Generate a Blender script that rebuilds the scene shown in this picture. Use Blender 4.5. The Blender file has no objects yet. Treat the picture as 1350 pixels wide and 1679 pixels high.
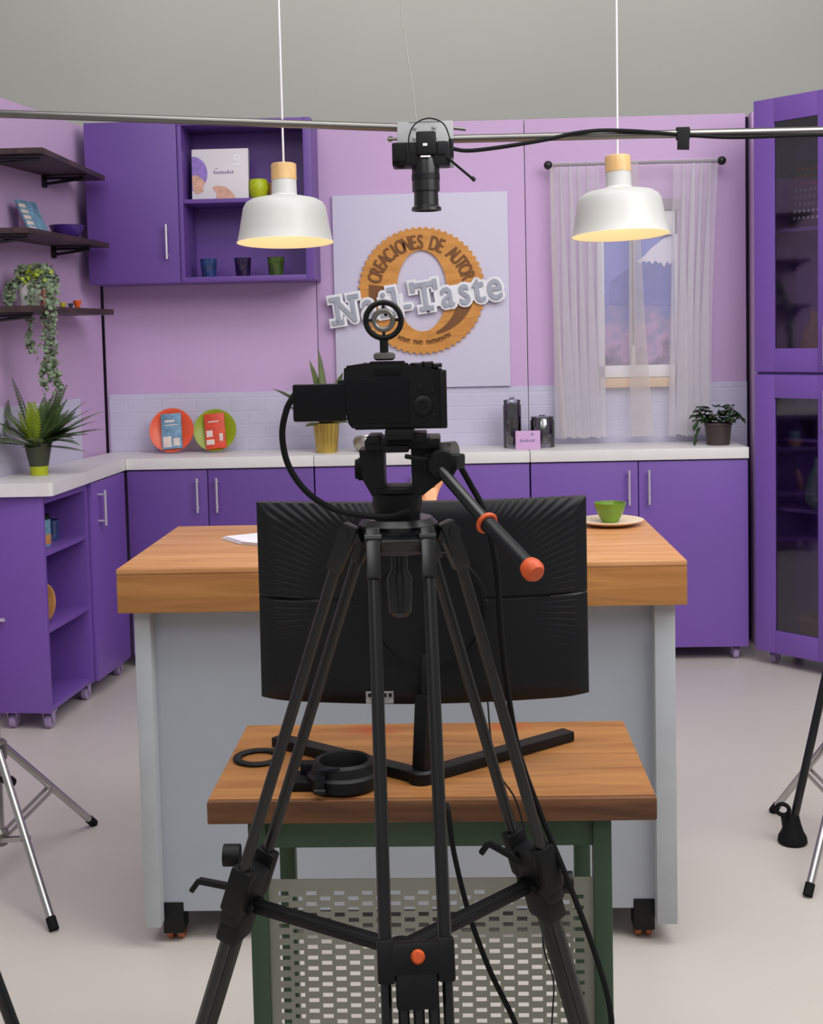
import bpy, bmesh, math, random
from mathutils import Vector, Matrix
PI = math.pi
C = bpy.context.scene.collection
S = bpy.context.scene
random.seed(7)

# ------------------------------------------------------------------ camera, world, lights, exposure
F, PX, PY, W_, H_ = 2100.0, 675.0, 691.5, 1350.0, 1679.0
EYE = 1.45
PITCH, YAW, ROLL = (math.radians(a) for a in (3.865, 1.945, 1.293))
FW = Vector((-math.sin(YAW)*math.cos(PITCH), math.cos(YAW)*math.cos(PITCH), -math.sin(PITCH)))
_r0 = Vector((math.cos(YAW), math.sin(YAW), 0)); _u0 = _r0.cross(FW)
RT = math.cos(ROLL)*_r0 - math.sin(ROLL)*_u0
UP = math.sin(ROLL)*_r0 + math.cos(ROLL)*_u0
POS = Vector((0, 0, EYE))
cd = bpy.data.cameras.new('camera_view'); cam = bpy.data.objects.new('camera_view', cd); C.objects.link(cam)
R3 = Matrix((RT, UP, -FW)).transposed()
cam.matrix_world = Matrix.Translation(POS) @ R3.to_4x4()
cd.sensor_fit = 'VERTICAL'; cd.sensor_height = 36.0; cd.lens = 36.0*F/H_
cd.shift_y = -(H_/2-PY)/H_; cd.clip_start = 0.05
S.camera = cam

def ray(x, y): return FW + RT*((x-PX)/F) - UP*((y-PY)/F)
def at(x, y, Y):                       # point of the place seen at a photo pixel, at depth Y
    d = ray(x, y); return POS + d*(Y/d.y)
def atz(x, y, Z):                      # the same, on the level plane at height Z
    d = ray(x, y); return POS + d*((Z-EYE)/d.z)

wd = bpy.data.worlds.new('studio_air'); S.world = wd; wd.use_nodes = True
wd.node_tree.nodes['Background'].inputs[0].default_value = (1.0, .985, .97, 1)
wd.node_tree.nodes['Background'].inputs[1].default_value = 0.31
def area(name, loc, target, size, power, col=(1, 1, 1)):
    l = bpy.data.lights.new(name, 'AREA'); l.shape = 'RECTANGLE'; l.size = size[0]; l.size_y = size[1]
    l.energy = power; l.color = col
    o = bpy.data.objects.new(name, l); C.objects.link(o); o.location = loc
    o.rotation_euler = (Vector(target)-Vector(loc)).to_track_quat('-Z', 'Y').to_euler(); return o
area('studio_softbox_key', (1.9, 2.0, 3.3), (-1.0, 5.6, 0.9), (2.6, 2.0), 92, (1, .99, .975))
area('studio_softbox_top', (-0.1, 2.0, 4.7), (-0.1, 2.0, 0), (3.2, 2.4), 92, (1, .99, .975))
area('studio_softbox_front', (-0.8, -0.9, 3.8), (-0.4, 3.0, 0.4), (2.0, 1.4), 34, (1, .99, .98))
area('added_rear_fill', (0.0, 6.9, 5.0), (0.0, 8.5, 2.6), (6.0, .8), 58, (1, .99, .97))  # added lamp, unseen, brightens the rear wall
S.view_settings.view_transform = 'Standard'; S.view_settings.look = 'None'
S.view_settings.gamma = 1.0; S.view_settings.use_curve_mapping = False
S.view_settings.exposure = 0.0

# ------------------------------------------------------------------ materials
def lin(c):
    return tuple(((v/255)/12.92 if v/255 <= 0.04045 else ((v/255+0.055)/1.055)**2.4) for v in c) + (1,)
def base(name):
    m = bpy.data.materials.new(name); m.use_nodes = True
    return m, m.node_tree, m.node_tree.nodes['Principled BSDF']
def mat(name, c, rough=0.5, metal=0.0, var=0.06, scale=6.0, bump=0.0, bscale=60.0, spec=0.5, coat=0.0):
    m, t, b = base(name); n, k = t.nodes, t.links
    col = lin(c)
    tc = n.new('ShaderNodeTexCoord'); nz = n.new('ShaderNodeTexNoise'); nz.inputs['Scale'].default_value = scale
    nz.inputs['Detail'].default_value = 4
    k.new(tc.outputs['Object'], nz.inputs['Vector'])
    r = n.new('ShaderNodeValToRGB'); r.color_ramp.elements[0].position = .3; r.color_ramp.elements[1].position = .7
    r.color_ramp.elements[0].color = tuple(v*(1-var) for v in col[:3])+(1,)
    r.color_ramp.elements[1].color = tuple(min(1, v*(1+var)) for v in col[:3])+(1,)
    k.new(nz.outputs['Fac'], r.inputs[0]); k.new(r.outputs[0], b.inputs['Base Color'])
    b.inputs['Roughness'].default_value = rough; b.inputs['Metallic'].default_value = metal
    b.inputs['Specular IOR Level'].default_value = spec; b.inputs['Coat Weight'].default_value = coat
    if bump:
        z = n.new('ShaderNodeTexNoise'); z.inputs['Scale'].default_value = bscale; k.new(tc.outputs['Object'], z.inputs['Vector'])
        bp = n.new('ShaderNodeBump'); bp.inputs['Strength'].default_value = bump; bp.inputs['Distance'].default_value = .004
        k.new(z.outputs['Fac'], bp.inputs['Height']); k.new(bp.outputs[0], b.inputs['Normal'])
    return m
def wood(name, c1, c2, sc=(1.2, 16, 16), rough=.5, knots=None):
    m, t, b = base(name); n, k = t.nodes, t.links
    tc = n.new('ShaderNodeTexCoord'); mp = n.new('ShaderNodeMapping'); mp.inputs['Scale'].default_value = sc
    nz = n.new('ShaderNodeTexNoise'); nz.inputs['Scale'].default_value = 2.2; nz.inputs['Detail'].default_value = 7
    nz.inputs['Distortion'].default_value = 1.1
    k.new(tc.outputs['Object'], mp.inputs[0]); k.new(mp.outputs[0], nz.inputs['Vector'])
    r = n.new('ShaderNodeValToRGB'); r.color_ramp.elements[0].position = .32; r.color_ramp.elements[1].position = .68
    r.color_ramp.elements[0].color = lin(c1); r.color_ramp.elements[1].color = lin(c2)
    k.new(nz.outputs['Fac'], r.inputs[0]); out = r.outputs[0]
    if knots:                               # dark reddish stains of their own shape in the board
        for (kx, ky, kz, rad, cc) in knots:
            mp2 = n.new('ShaderNodeMapping'); mp2.vector_type = 'POINT'
            mp2.inputs['Location'].default_value = (-kx/rad, -ky/(rad*.6), -kz/rad); mp2.inputs['Scale'].default_value = (1/rad, 1/(rad*.6), 1/rad)
            g = n.new('ShaderNodeTexGradient'); g.gradient_type = 'SPHERICAL'
            k.new(tc.outputs['Object'], mp2.inputs[0]); k.new(mp2.outputs[0], g.inputs[0])
            mx = n.new('ShaderNodeMix'); mx.data_type = 'RGBA'; k.new(g.outputs['Fac'], mx.inputs['Factor'])
            k.new(out, mx.inputs['A']); mx.inputs['B'].default_value = lin(cc); out = mx.outputs['Result']
    k.new(out, b.inputs['Base Color'])
    bp = n.new('ShaderNodeBump'); bp.inputs['Strength'].default_value = .12; bp.inputs['Distance'].default_value = .003
    k.new(nz.outputs['Fac'], bp.inputs['Height']); k.new(bp.outputs[0], b.inputs['Normal'])
    b.inputs['Roughness'].default_value = rough
    return m
def glass(name, tint=(255, 255, 255), gloss=.1, rough=.02):
    m, t, b = base(name); n, k = t.nodes, t.links; n.remove(b)
    tr = n.new('ShaderNodeBsdfTransparent'); tr.inputs[0].default_value = lin(tint)
    gl = n.new('ShaderNodeBsdfGlossy'); gl.inputs['Roughness'].default_value = rough
    fr = n.new('ShaderNodeFresnel'); fr.inputs[0].default_value = 1.5
    mt = n.new('ShaderNodeMath'); mt.operation = 'MAXIMUM'; mt.inputs[1].default_value = gloss; k.new(fr.outputs[0], mt.inputs[0])
    mx = n.new('ShaderNodeMixShader'); k.new(mt.outputs[0], mx.inputs[0]); k.new(tr.outputs[0], mx.inputs[1]); k.new(gl.outputs[0], mx.inputs[2])
    k.new(mx.outputs[0], n['Material Output'].inputs[0]); return m
def sheer(name, c, opacity):
    m, t, b = base(name); n, k = t.nodes, t.links; n.remove(b)
    df = n.new('ShaderNodeBsdfDiffuse'); df.inputs[0].default_value = lin(c)
    tl = n.new('ShaderNodeBsdfTranslucent'); tl.inputs[0].default_value = lin(c)
    a = n.new('ShaderNodeMixShader'); a.inputs[0].default_value = .4; k.new(df.outputs[0], a.inputs[1]); k.new(tl.outputs[0], a.inputs[2])
    tr = n.new('ShaderNodeBsdfTransparent')
    tc = n.new('ShaderNodeTexCoord'); nz = n.new('ShaderNodeTexNoise'); nz.inputs['Scale'].default_value = 14
    k.new(tc.outputs['Object'], nz.inputs['Vector'])
    mr = n.new('ShaderNodeMapRange'); mr.inputs['To Min'].default_value = opacity-.06; mr.inputs['To Max'].default_value = opacity+.06
    k.new(nz.outputs['Fac'], mr.inputs[0])
    mx = n.new('ShaderNodeMixShader'); k.new(mr.outputs[0], mx.inputs[0]); k.new(tr.outputs[0], mx.inputs[1]); k.new(a.outputs[0], mx.inputs[2])
    k.new(mx.outputs[0], n['Material Output'].inputs[0]); return m
def glow(name, c, strength, cb=None):
    m, t, b = base(name)
    b.inputs['Base Color'].default_value = lin(cb or c); b.inputs['Emission Color'].default_value = lin(c); b.inputs['Emission Strength'].default_value = strength
    return m
def tiles(name, c):
    m, t, b = base(name); n, k = t.nodes, t.links
    tc = n.new('ShaderNodeTexCoord'); sp = n.new('ShaderNodeSeparateXYZ'); cb = n.new('ShaderNodeCombineXYZ')
    k.new(tc.outputs['Object'], sp.inputs[0]); k.new(sp.outputs['X'], cb.inputs['X']); k.new(sp.outputs['Z'], cb.inputs['Y'])
    br = n.new('ShaderNodeTexBrick'); br.inputs['Scale'].default_value = 1.0
    br.inputs['Brick Width'].default_value = .16; br.inputs['Row Height'].default_value = .062; br.inputs['Mortar Size'].default_value = .006
    br.inputs['Mortar Smooth'].default_value = .6
    c0 = lin(c); br.inputs['Color1'].default_value = c0; br.inputs['Color2'].default_value = tuple(v*.95 for v in c0[:3])+(1,)
    br.inputs['Mortar'].default_value = tuple(v*.965 for v in c0[:3])+(1,)
    k.new(cb.outputs[0], br.inputs['Vector']); k.new(br.outputs['Color'], b.inputs['Base Color'])
    bp = n.new('ShaderNodeBump'); bp.inputs['Strength'].default_value = .22; bp.inputs['Distance'].default_value = .004; bp.invert = True
    k.new(br.outputs['Fac'], bp.inputs['Height']); k.new(bp.outputs[0], b.inputs['Normal'])
    b.inputs['Roughness'].default_value = .45
    return m
def view_print(name):                        # printed landscape: pale violet sky, blossom haze low down
    m, t, b = base(name); n, k = t.nodes, t.links
    tc = n.new('ShaderNodeTexCoord'); sp = n.new('ShaderNodeSeparateXYZ'); k.new(tc.outputs['Object'], sp.inputs[0])
    nz = n.new('ShaderNodeTexNoise'); nz.inputs['Scale'].default_value = 16; nz.inputs['Detail'].default_value = 6; k.new(tc.outputs['Object'], nz.inputs['Vector'])
    ad = n.new('ShaderNodeMath'); ad.operation = 'MULTIPLY_ADD'; ad.inputs[1].default_value = .5; k.new(nz.outputs['Fac'], ad.inputs[0]); k.new(sp.outputs['Z'], ad.inputs[2])
    r = n.new('ShaderNodeValToRGB'); e = r.color_ramp.elements
    e[0].position = .22; e[0].color = lin((106, 96, 120)); e[1].position = .62; e[1].color = lin((138, 142, 205))
    x = e.new(.36); x.color = lin((184, 152, 192)); x = e.new(.46); x.color = lin((150, 140, 180)); x = e.new(.54); x.color = lin((128, 130, 190))
    k.new(ad.outputs[0], r.inputs[0]); k.new(r.outputs[0], b.inputs['Base Color']); b.inputs['Roughness'].default_value = .6
    return m
M = dict(
 floor=mat('floor_paint', (201, 194, 187), .34, var=.03, scale=1.6, bump=.05, bscale=9),
 grey_wall=mat('grey_wall', (180, 180, 175), .9, var=.03, scale=.8),
 lilac=mat('lilac_paint', (199, 167, 208), .7, var=.015, scale=2, bump=.03, bscale=120),
 gap=mat('dark_joint', (45, 32, 58), .9),
 tile=tiles('embossed_tile', (200, 197, 220)),
 purple=mat('purple_lacquer', (118, 82, 168), .42, var=.03, scale=3),
 purple_shaded=mat('shaded_purple_lacquer', (104, 70, 150), .42, var=.03, scale=3),  # same lacquer darkened: weaker light on the left units put into the colour
 top=mat('white_laminate', (228, 225, 224), .4, var=.03, scale=9),
 chrome=mat('brushed_steel', (190, 188, 188), .3, 1.0, var=.04, scale=20),
 handle=mat('satin_handle', (214, 206, 216), .4, .55, var=.02), pole=mat('pole_steel', (128, 126, 123), .3, 1.0, var=.05, scale=20),
 steel_dark=mat('grey_steel', (135, 132, 128), .35, .9, var=.05, scale=20),
 caster=mat('lilac_caster', (158, 138, 178), .4, var=.12, scale=30),
 black=mat('black_plastic', (9, 10, 13), .5, var=.1, scale=25, spec=.3),
 black_soft=mat('black_rubber', (8, 8, 10), .75, var=.1, scale=25, spec=.25),
 black_metal=mat('black_anodised', (8, 9, 13), .32, .0, var=.08, scale=20, spec=.6),
 screen=mat('dark_screen', (7, 8, 13), .25, var=.02, spec=.3),
 charcoal=mat('charcoal_plastic', (9, 10, 16), .45, var=.05, scale=10, spec=.35),
 grey_plate=mat('grey_plate', (158, 158, 160), .5, .3, var=.08, scale=14),
 orange=mat('orange_rubber', (210, 84, 34), .5, var=.1, scale=30),
 island=mat('grey_panel', (163, 167, 177), .55, var=.04, scale=2, bump=.02),
 island_edge=mat('grey_edge_paint', (172, 175, 180), .6, var=.06, scale=12),
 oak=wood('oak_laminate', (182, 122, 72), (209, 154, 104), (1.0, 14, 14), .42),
 fascia_shade=wood('oak_shaded', (152, 98, 48), (182, 126, 68), (1.0, 14, 14), .45),  # oak darkened so the front of the island top looks less lit
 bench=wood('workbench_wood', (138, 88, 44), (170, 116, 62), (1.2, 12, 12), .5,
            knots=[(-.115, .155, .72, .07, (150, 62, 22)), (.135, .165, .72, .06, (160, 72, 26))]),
 bench_edge_shade=wood('workbench_edge_shaded', (86, 52, 30), (122, 78, 46), (1.4, 14, 14), .6),  # shade on the bench front, put into the wood colour
 dark_wood=wood('dark_shelf_wood', (40, 27, 30), (72, 50, 48), (8, 2, 12), .5),
 wood_pale=wood('pale_wood', (212, 168, 112), (232, 194, 140), (20, 20, 3), .5),
 green=mat('green_steel', (58, 80, 60), .5, .1, var=.06, scale=12),
 perf=mat('perforated_steel', (142, 143, 132), .5, .2, var=.05, scale=10),
 lamp=mat('white_enamel', (203, 202, 200), .4, var=.01),
 lamp_in=glow('lit_lamp_lining', (255, 214, 150), .80, (130, 124, 110)),
 cord=mat('white_cord', (225, 222, 228), .6),
 sign=mat('pale_sign_board', (205, 200, 222), .6, var=.012, scale=3),
 ring=wood('sign_ring_wood', (190, 126, 52), (216, 150, 72), (3, 3, 14), .55),
 brown=mat('sign_brown', (120, 76, 40), .7, var=.08, scale=20),
 letter_w=mat('letter_white', (232, 230, 236), .5), letter_g=mat('letter_grey', (160, 164, 178), .4, 0, var=.1, scale=25),
 curtain=sheer('sheer_white_fabric', (234, 230, 236), .52),
 hem=sheer('curtain_hem_fabric', (226, 218, 214), .55),
 veil=sheer('thin_sheer_veil', (234, 230, 236), .24),
 white=mat('white_paint', (228, 226, 230), .5), sill=mat('beige_sill', (214, 184, 152), .6), greybar=mat('grey_header', (150, 142, 150), .6),
 view=view_print('landscape_print'), mount=mat('print_mountain', (120, 122, 184), .6, var=.15, scale=9), snow=mat('print_snow', (222, 216, 232), .6, var=.05, scale=12),
 leaf=mat('deep_green_leaf', (92, 116, 68), .5, var=.35, scale=18), leaf_dark=mat('dark_leaf', (46, 66, 42), .45, var=.35, scale=24),
 leaf_lime=mat('lime_leaf', (140, 160, 40), .5, var=.2, scale=18), leaf_sage=mat('sage_leaf', (118, 134, 108), .6, var=.3, scale=30),
 leaf_olive=mat('olive_leaf', (88, 100, 50), .5, var=.25, scale=16),
 pot_olive=mat('olive_pot', (62, 66, 46), .4, var=.1, scale=14), pot_lime=mat('lime_band', (176, 186, 26), .35), pot_white=mat('white_pot', (222, 220, 218), .5),
 pot_brown=mat('brown_pot', (62, 50, 48), .5, var=.15, scale=20), gold=mat('gold_pot', (196, 168, 84), .3, .75, var=.08, scale=12), soil=mat('soil', (38, 28, 22), .9),
 plate_o=mat('orange_plate', (236, 92, 58), .35), plate_g=mat('lime_plate', (146, 160, 22), .35),
 card_b=mat('blue_card', (112, 150, 178), .4, var=.3, scale=40), card_r=mat('red_card', (216, 70, 44), .4, var=.2, scale=40), card_w=mat('white_print', (222, 206, 200), .5, var=.1, scale=50),
 jar=glass('jar_glass', (236, 236, 242), .14), pane=glass('cabinet_glass', (240, 238, 244), .085, .04),
 beads=mat('black_beads', (46, 46, 52), .2, var=.8, scale=60), pink=mat('pink_card', (212, 170, 214), .6), grey_print=mat('grey_print', (140, 120, 160), .6),
 box=mat('white_box', (216, 210, 216), .5, var=.03, scale=8), lav_print=mat('violet_print', (140, 112, 190), .5, var=.2, scale=60), skin=mat('skin_print', (206, 160, 140), .6, var=.15, scale=40),
 lime_ball=mat('lime_candle', (176, 188, 20), .4, var=.12, scale=70),
 g_blue=mat('blue_glass', (38, 62, 110), .08, var=.4, scale=30, coat=.6), g_plum=mat('plum_glass', (36, 20, 58), .08, var=.3, scale=30, coat=.6), g_green=mat('green_glass', (64, 84, 30), .08, var=.4, scale=30, coat=.6),
 cup=mat('green_cup', (104, 140, 34), .25, var=.15, scale=25), saucer=mat('cream_saucer', (228, 206, 178), .35), paper=mat('white_paper', (228, 224, 236), .7),
 hand=mat('beige_hand', (226, 168, 126), .5, var=.05, scale=30), bowl=mat('violet_bowl', (66, 40, 118), .25, var=.1, scale=20),
 teal=mat('grey_green_vase', (108, 132, 128), .12, var=.2, scale=30, coat=.5), amber=mat('amber_wood', (150, 112, 62), .5, var=.2, scale=20),
 board=mat('slate_board', (62, 60, 78), .6), redd=mat('red_swatch', (176, 70, 74), .5), rust=mat('rust_box', (120, 62, 56), .6),
 clip_red=mat('orange_red_trinket', (206, 84, 24), .5), clip_yel=mat('yellow_trinket', (196, 184, 50), .5), clip_dk=mat('slate_trinket', (58, 60, 76), .5),
 label=mat('grey_sticker', (150, 150, 150), .6, var=.3, scale=200), copper=mat('copper_wheel', (160, 86, 46), .45, .2, var=.2, scale=30),
 tan=mat('tan_wood', (196, 138, 78), .5, var=.15, scale=14), glint=mat('dim_chrome', (190, 186, 178), .3, .9, var=.1, scale=30))

# ------------------------------------------------------------------ helpers
def B(): return bmesh.new()
def box(bm, x0, x1, y0, y1, z0, z1, bev=0.0, X=None):
    m = Matrix.Translation(((x0+x1)/2, (y0+y1)/2, (z0+z1)/2)) @ Matrix.Diagonal((abs(x1-x0), abs(y1-y0), abs(z1-z0), 1))
    if X is not None: m = X @ m
    r = bmesh.ops.create_cube(bm, size=1, matrix=m)
    if bev:
        ed = {e for v in r['verts'] for e in v.link_edges}
        bmesh.ops.bevel(bm, geom=list(ed), offset=bev, segments=2, affect='EDGES', profile=.6)
    return bm
def align(p0, p1):
    p0, p1 = Vector(p0), Vector(p1); d = p1-p0
    return Matrix.Translation((p0+p1)/2) @ d.to_track_quat('Z', 'Y').to_matrix().to_4x4(), d.length
def tube(bm, p0, p1, r0, r1=None, seg=16):
    m, L = align(p0, p1)
    bmesh.ops.create_cone(bm, cap_ends=True, segments=seg, radius1=r0, radius2=r0 if r1 is None else r1, depth=L, matrix=m); return bm
def bar(bm, p0, p1, w, h, bev=0.0, up=(0, 0, 1)):      # rectangular bar from p0 to p1
    p0, p1 = Vector(p0), Vector(p1); d = (p1-p0); L = d.length; z = d.normalized()
    x = Vector(up).cross(z)
    if x.length < 1e-4: x = Vector((1, 0, 0))
    x.normalize(); y = z.cross(x)
    m = Matrix((x, y, z)).transposed().to_4x4(); m.translation = (p0+p1)/2
    return box(bm, -w/2, w/2, -h/2, h/2, -L/2, L/2, bev, m)
def spline(pts, n=8):
    P = [Vector(p) for p in pts]; P = [P[0]*2-P[1]]+P+[P[-1]*2-P[-2]]; out = []
    for i in range(1, len(P)-2):
        a, b, c, d = P[i-1:i+3]
        for k in range(n):
            t = k/n; out.append(.5*((2*b)+(c-a)*t+(2*a-5*b+4*c-d)*t*t+(3*b-a-3*c+d)*t**3))
    return out+[P[-2]]
def path(bm, pts, r, seg=8, n=8, closed=False):
    P = spline(pts, n) if n else [Vector(p) for p in pts]
    rings = []; N = len(P); prev = None
    for i, p in enumerate(P):
        t = (P[(i+1) % N if closed else min(i+1, N-1)]-P[(i-1) % N if closed else max(i-1, 0)]).normalized()
        if prev is None:
            a = Vector((0, 0, 1)) if abs(t.z) < .9 else Vector((1, 0, 0)); x = a.cross(t).normalized()
        else: x = (prev-t*prev.dot(t)).normalized()
        prev = x; y = t.cross(x); rr = r(i/(N-1)) if callable(r) else r
        rings.append([bm.verts.new(p+(x*math.cos(2*PI*k/seg)+y*math.sin(2*PI*k/seg))*rr) for k in range(seg)])
    for i in range(N if closed else N-1):
        a, b = rings[i], rings[(i+1) % N]
        for k in range(seg): bm.faces.new((a[k], a[(k+1) % seg], b[(k+1) % seg], b[k]))
    if not closed: bm.faces.new(rings[0][::-1]); bm.faces.new(rings[-1])
    return bm
def torus(bm, c, R, r, axis=(0, 0, 1), seg=40, s2=10, flat=1.0):
    q = Vector(axis).to_track_quat('Z', 'Y').to_matrix(); c = Vector(c); rg = []
    for i in range(seg):
        a = 2*PI*i/seg
        rg.append([bm.verts.new(c+q@Vector(((R+r*math.cos(b))*math.cos(a), (R+r*math.cos(b))*math.sin(a), r*flat*math.sin(b)))) for b in (2*PI*j/s2 for j in range(s2))])
    for i in range(seg):
        for j in range(s2):
            bm.faces.new((rg[i][j], rg[(i+1) % seg][j], rg[(i+1) % seg][(j+1) % s2], rg[i][(j+1) % s2]))
    return bm
def lathe(bm, prof, c=(0, 0, 0), seg=36, axis=(0, 0, 1)):
    q = Vector(axis).to_track_quat('Z', 'Y').to_matrix() if tuple(axis) != (0, 0, 1) else Matrix.Identity(3)
    c = Vector(c); rings = []
    for (r, z) in prof:
        if r < 1e-6: rings.append([bm.verts.new(c+q@Vector((0, 0, z)))])
        else: rings.append([bm.verts.new(c+q@Vector((r*math.cos(2*PI*i/seg), r*math.sin(2*PI*i/seg), z))) for i in range(seg)])
    for a, b in zip(rings, rings[1:]):
        for i in range(seg):
            j = (i+1) % seg
            if len(a) == 1 and len(b) == 1: continue
            if len(a) == 1: bm.faces.new((a[0], b[j], b[i]))
            elif len(b) == 1: bm.faces.new((a[i], a[j], b[0]))
            else: bm.faces.new((a[i], a[j], b[j], b[i]))
    return bm
def prism(bm, poly, z0, z1, X=None):
    lo = [Vector((x, y, z0)) for x, y in poly]; hi = [Vector((x, y, z1)) for x, y in poly]
    if X is not None: lo = [X@v for v in lo]; hi = [X@v for v in hi]
    lo = [bm.verts.new(v) for v in lo]; hi = [bm.verts.new(v) for v in hi]; n = len(lo)
    bm.faces.new(lo[::-1]); bm.faces.new(hi)
    for i in range(n): bm.faces.new((lo[i], lo[(i+1) % n], hi[(i+1) % n], hi[i]))
    return bm
def ball(bm, c, r, sc=(1, 1, 1), u=20, v=12):
    bmesh.ops.create_uvsphere(bm, u_segments=u, v_segments=v, radius=r, matrix=Matrix.Translation(c) @ Matrix.Diagonal((*sc, 1))); return bm
def root_matrix(p):
    while p.parent: p = p.parent
    return Matrix.Translation(p.location) @ Matrix.Rotation(p.rotation_euler.z, 4, 'Z')
def obj(name, bm, m, parent=None, local=False, ang=.6, label=None, extra=()):
    bmesh.ops.recalc_face_normals(bm, faces=bm.faces)
    if parent is not None and not local: bm.transform(root_matrix(parent).inverted())
    for f in bm.faces: f.smooth = True
    for e in bm.edges:
        if len(e.link_faces) == 2 and e.calc_face_angle(0) > ang: e.smooth = False
    me = bpy.data.meshes.new(name); bm.to_mesh(me); bm.free()
    me.materials.append(M[m] if isinstance(m, str) else m)
    for x in extra: me.materials.append(M[x])
    o = bpy.data.objects.new(name, me); C.objects.link(o)
    if parent is not None: o.parent = parent
    if label: o['label'] = label
    return o
def thing(name, label, cat, loc=(0, 0, 0), rz=0, group=None):
    o = bpy.data.objects.new(name, None); C.objects.link(o); o.location = loc; o.rotation_euler = (0, 0, rz); o.empty_display_size = .05
    o['label'] = label; o['category'] = cat
    if group: o['group'] = group
    return o
def solo(name, bm, m, label, cat, group=None, kind=None, ang=.6):
    zs = [v.co.z for v in bm.verts]; n = len(bm.verts)
    c = Vector((sum(v.co.x for v in bm.verts)/n, sum(v.co.y for v in bm.verts)/n, min(zs)))
    bm.transform(Matrix.Translation(-c)); o = obj(name, bm, m, ang=ang); o.location = c
    o['label'] = label; o['category'] = cat
    if group: o['group'] = group
    if kind: o['kind'] = kind
    return o
def struct(name, bm, m, parent=None):
    o = obj(name, bm, m, parent)
    if parent is None: o['kind'] = 'structure'
    return o
def dup(root, loc=None, label=None, rz=None):
    r = root.copy(); C.objects.link(r)
    if loc is not None: r.location = loc
    if rz is not None: r.rotation_euler = (0, 0, rz)
    if label: r['label'] = label
    for ch in list(root.children):
        c = ch.copy(); C.objects.link(c); c.parent = r
        for g in list(ch.children):
            d = g.copy(); C.objects.link(d); d.parent = c
    return r
def text_bm(s, size, off=0.0, ext=.004, sx=1.0, centre=True):
    cu = bpy.data.curves.new('lettering', 'FONT'); cu.body = s; cu.size = size; cu.extrude = ext; cu.offset = off
    if centre: cu.align_x = 'CENTER'
    o = bpy.data.objects.new('lettering', cu); C.objects.link(o)
    bpy.context.view_layer.update()
    me = bpy.data.meshes.new_from_object(o.evaluated_get(bpy.context.evaluated_depsgraph_get()))
    bm = B(); bm.from_mesh(me); bpy.data.objects.remove(o); bpy.data.curves.remove(cu); bpy.data.meshes.remove(me)
    bm.transform(Matrix.Diagonal((sx, 1, 1, 1))); return bm
def merge(dst, src, X=None):
    if X is not None: src.transform(X)
    me = bpy.data.meshes.new('tmp'); src.to_mesh(me); src.free(); dst.from_mesh(me); bpy.data.meshes.remove(me); return dst
UPR = Matrix(((1, 0, 0, 0), (0, 0, -1, 0), (0, 1, 0, 0), (0, 0, 0, 1)))     # drawing plane (x,y) -> wall plane (x,z) facing the room

# ------------------------------------------------------------------ the room and the set walls
YB, ZT = 5.90, 2.415
b = B(); box(b, -6, 6, -1.0, 8.6, -.1, 0); struct('floor', b, 'floor')
b = B(); box(b, -6, 6, 8.5, 8.6, 0, 5.2); struct('wall_rear', b, 'grey_wall')
SE = (-1.615, -.624, .340, 1.338)
for nm, x0, x1 in (('wall_back_left', SE[0], SE[1]), ('wall_back_middle', SE[1], SE[2]), ('wall_back_right', SE[2], SE[3])):
    b = B(); box(b, x0+.0015, x1-.0015, YB, YB+.04, 0, ZT, .002); w = struct(nm, b, 'lilac')
    b = B(); box(b, x0+(.012 if x0 == SE[0] else .0015), x1-.0015, YB-.006, YB, .90, 1.205); struct('backsplash', b, 'tile', w)
b = B(); box(b, SE[0]-.16, 1.42, YB+.042, YB+.06, 0, ZT-.01); struct('trim_1', b, 'gap')
b = B(); box(b, SE[3]+.020, 1.42, YB-.03, YB+.04, 0, ZT, .002); struct('wall_right', b, 'lilac')
def wallx(y): return -1.622-.15*(YB-.01-y)
b = B(); prism(b, [(wallx(5.885), 5.885), (wallx(3.9), 3.9), (wallx(3.9)-.04, 3.9), (wallx(5.885)-.04, 5.885)], 0, ZT); wl = struct('wall_left', b, 'lilac')
b = B(); prism(b, [(wallx(5.62)+.006, 5.62), (wallx(4.2)+.006, 4.2), (wallx(4.2), 4.2), (wallx(5.62), 5.62)], .90, 1.205); struct('backsplash', b, 'tile', wl)

# ------------------------------------------------------------------ cabinet pieces
def handle(parent, p0, p1, out, r=.0055):
    p0, p1, out = Vector(p0), Vector(p1), Vector(out); b = B(); d = (p1-p0).normalized()
    tube(b, p0+out, p1+out, r, seg=12)
    for q in (p0+d*.018, p1-d*.018): tube(b, q-out*.02, q+out, r*.8, seg=10)
    return obj('handle', b, 'handle', parent, local=True)
def caster(parent, x, y, ztop, m='caster', mw='caster', s=1.0):
    h = ztop; b = B(); box(b, x-.024*s, x+.024*s, y-.024*s, y+.024*s, h-.006, h, .001)
    rw = min(.027*s, h*.45)
    for sx in (-1, 1):
        prism(b, [(y-.018*s, h-.006), (y+.018*s, h-.006), (y+.012*s, rw*.7), (y-.002*s, rw*.7)], x+sx*.017*s-.002, x+sx*.017*s+.002,
              Matrix(((0, 0, 1, 0), (1, 0, 0, 0), (0, 1, 0, 0), (0, 0, 0, 1))))
    c = obj('caster', b, m, parent, local=True)
    b = B(); lathe(b, [(0, -.013*s), (rw*.8, -.013*s), (rw, -.009*s), (rw, .009*s), (rw*.8, .013*s), (0, .013*s)], (x, y+.004*s, rw), 20, (1, 0, 0))
    obj('wheel', b, mw, c, local=True); return c
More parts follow.
